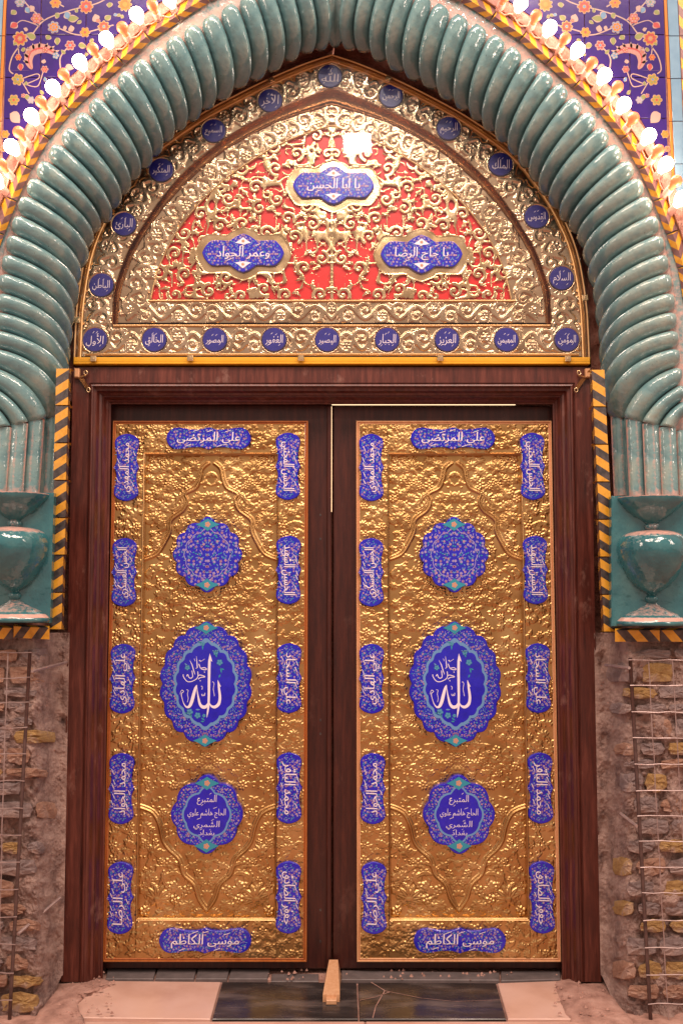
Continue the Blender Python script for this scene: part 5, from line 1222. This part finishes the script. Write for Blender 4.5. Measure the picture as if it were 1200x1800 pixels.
# ------------------------------------------------------------------ bulbs round the arch
def bulb_mesh(r, L, neck, m, name):
    prof = [(0, -L * .0 - r), (r * .5, -r * .87), (r * .87, -r * .5), (r, 0), (r * .92, r * .42), (r * .68, r * .9), (neck, r * 1.4), (neck, L)]
    N = 16; rows = [[(a * math.cos(2 * PI * k / N), a * math.sin(2 * PI * k / N), z) for k in range(N)] for a, z in prof]
    mb = MB(); mb.grid(rows, 0, closed=True); return mb.mesh(name, [m], smooth=True)
lit_me = bulb_mesh(.030, .05, .013, 'lit_glass', 'glass_globe'); org_me = bulb_mesh(.024, .05, .011, 'orange_glass', 'glass_globe')
mbs = MB(); N = 12; mbs.grid([[(a * math.cos(2 * PI * k / N), a * math.sin(2 * PI * k / N), z) for k in range(N)] for a, z in ((.012, .045), (.016, .046), (.017, .085), (.020, .088), (.020, .10))], 0, closed=True); sock_me = mbs.mesh('socket', ['bulb_socket'], smooth=True)
ORD = ['lowest', 'second', 'third', 'fourth', 'fifth', 'sixth', 'seventh', 'eighth', 'ninth', 'tenth']
def bulbs(pts, me, kind, side):
    for k, (u, v) in enumerate(sorted(pts, key=lambda p: -p[1])):
        c = P(u, v, YW - .085)
        # bulbs lean out from the wall, neck towards the rail nearer the arch
        tgt = P(u + (AX + 0 - u) * .035, v + 26, YW + .0); d = (tgt - c).normalized()
        o = thing('light_bulb', '%s bulb of the %s side of the arch, %s up from the bottom' % (kind, side, ORD[k]), 'light bulb', c, '%s bulbs round the arch' % kind)
        o.rotation_euler = d.to_track_quat('Z', 'Y').to_euler()
        for nm, m_ in (('glass_globe', me), ('socket', sock_me)):
            q = bpy.data.objects.new(nm, m_); COL.objects.link(q); q.parent = o
LB = [(298, -3), (240, 25), (187, 68), (140, 108), (93, 153), (55, 203), (20, 257), (-8, 315)]; RB = [(915, 5), (966, 48), (1015, 87), (1062, 132), (1096, 183), (1140, 238), (1170, 288), (1198, 348)]
LO = [(268, 8), (215, 48), (163, 85), (112, 130), (72, 178), (33, 232), (2, 288)]; RO = [(887, -8), (942, 27), (993, 67), (1040, 110), (1085, 152), (1113, 207), (1157, 264), (1188, 318)]
bulbs(LB, lit_me, 'glowing white', 'left'); bulbs(RB, lit_me, 'glowing white', 'right'); bulbs(LO, org_me, 'orange', 'left'); bulbs(RO, org_me, 'orange', 'right')
for side, a_, b_ in (('left', LB, LO), ('right', RB, RO)):
    q = sorted(a_ + b_, key=lambda p: p[1]); pts = []
    for k, (u, v) in enumerate(q):
        du = 20 if side == 'left' else -20; pts.append(P(u + du * .8, v + 20, YW - .024))
        if k < len(q) - 1: m_ = ((u + q[k + 1][0]) / 2, (v + q[k + 1][1]) / 2); pts.append(P(m_[0] + du * .8, m_[1] + 27 + random.uniform(-3, 4), YW - .018))
    mb = MB(); mb.tube([tuple(p) for p in catmull([tuple(p) for p in pts], 3)], .0032, 5); link('light_cable', mb.mesh('light_cable', ['bulb_socket'], smooth=True), label='thin cable looping between the bulb sockets on the %s side' % side, category='cable')
# the timber rail the sockets are screwed to
for sgn in (1, -1):
    line = [(x, y) for x, y in catmull(TRIM, 4)]; line = offset_line(line, 22); n_up = (line[40][0] < catmull(TRIM, 4)[40][0])
    if not n_up: line = offset_line([(x, y) for x, y in catmull(TRIM, 4)], -22)
    if sgn < 0: line = [(2 * AX - x, y) for x, y in line]
    q = [PX(x, y, YW - .01) for x, y in line if y < 520]; mb = MB(); sweep(mb, q, [(-.022, YW + .004), (-.022, YW - .016), (.022, YW - .016), (.022, YW + .004)])
    link('bulb_rail', mb.mesh('bulb_rail', ['pink_plaster']), label='pinkish rail carrying the bulbs along the %s side of the arch' % ('left' if sgn > 0 else 'right'), category='rail')
bpy.context.view_layer.update()
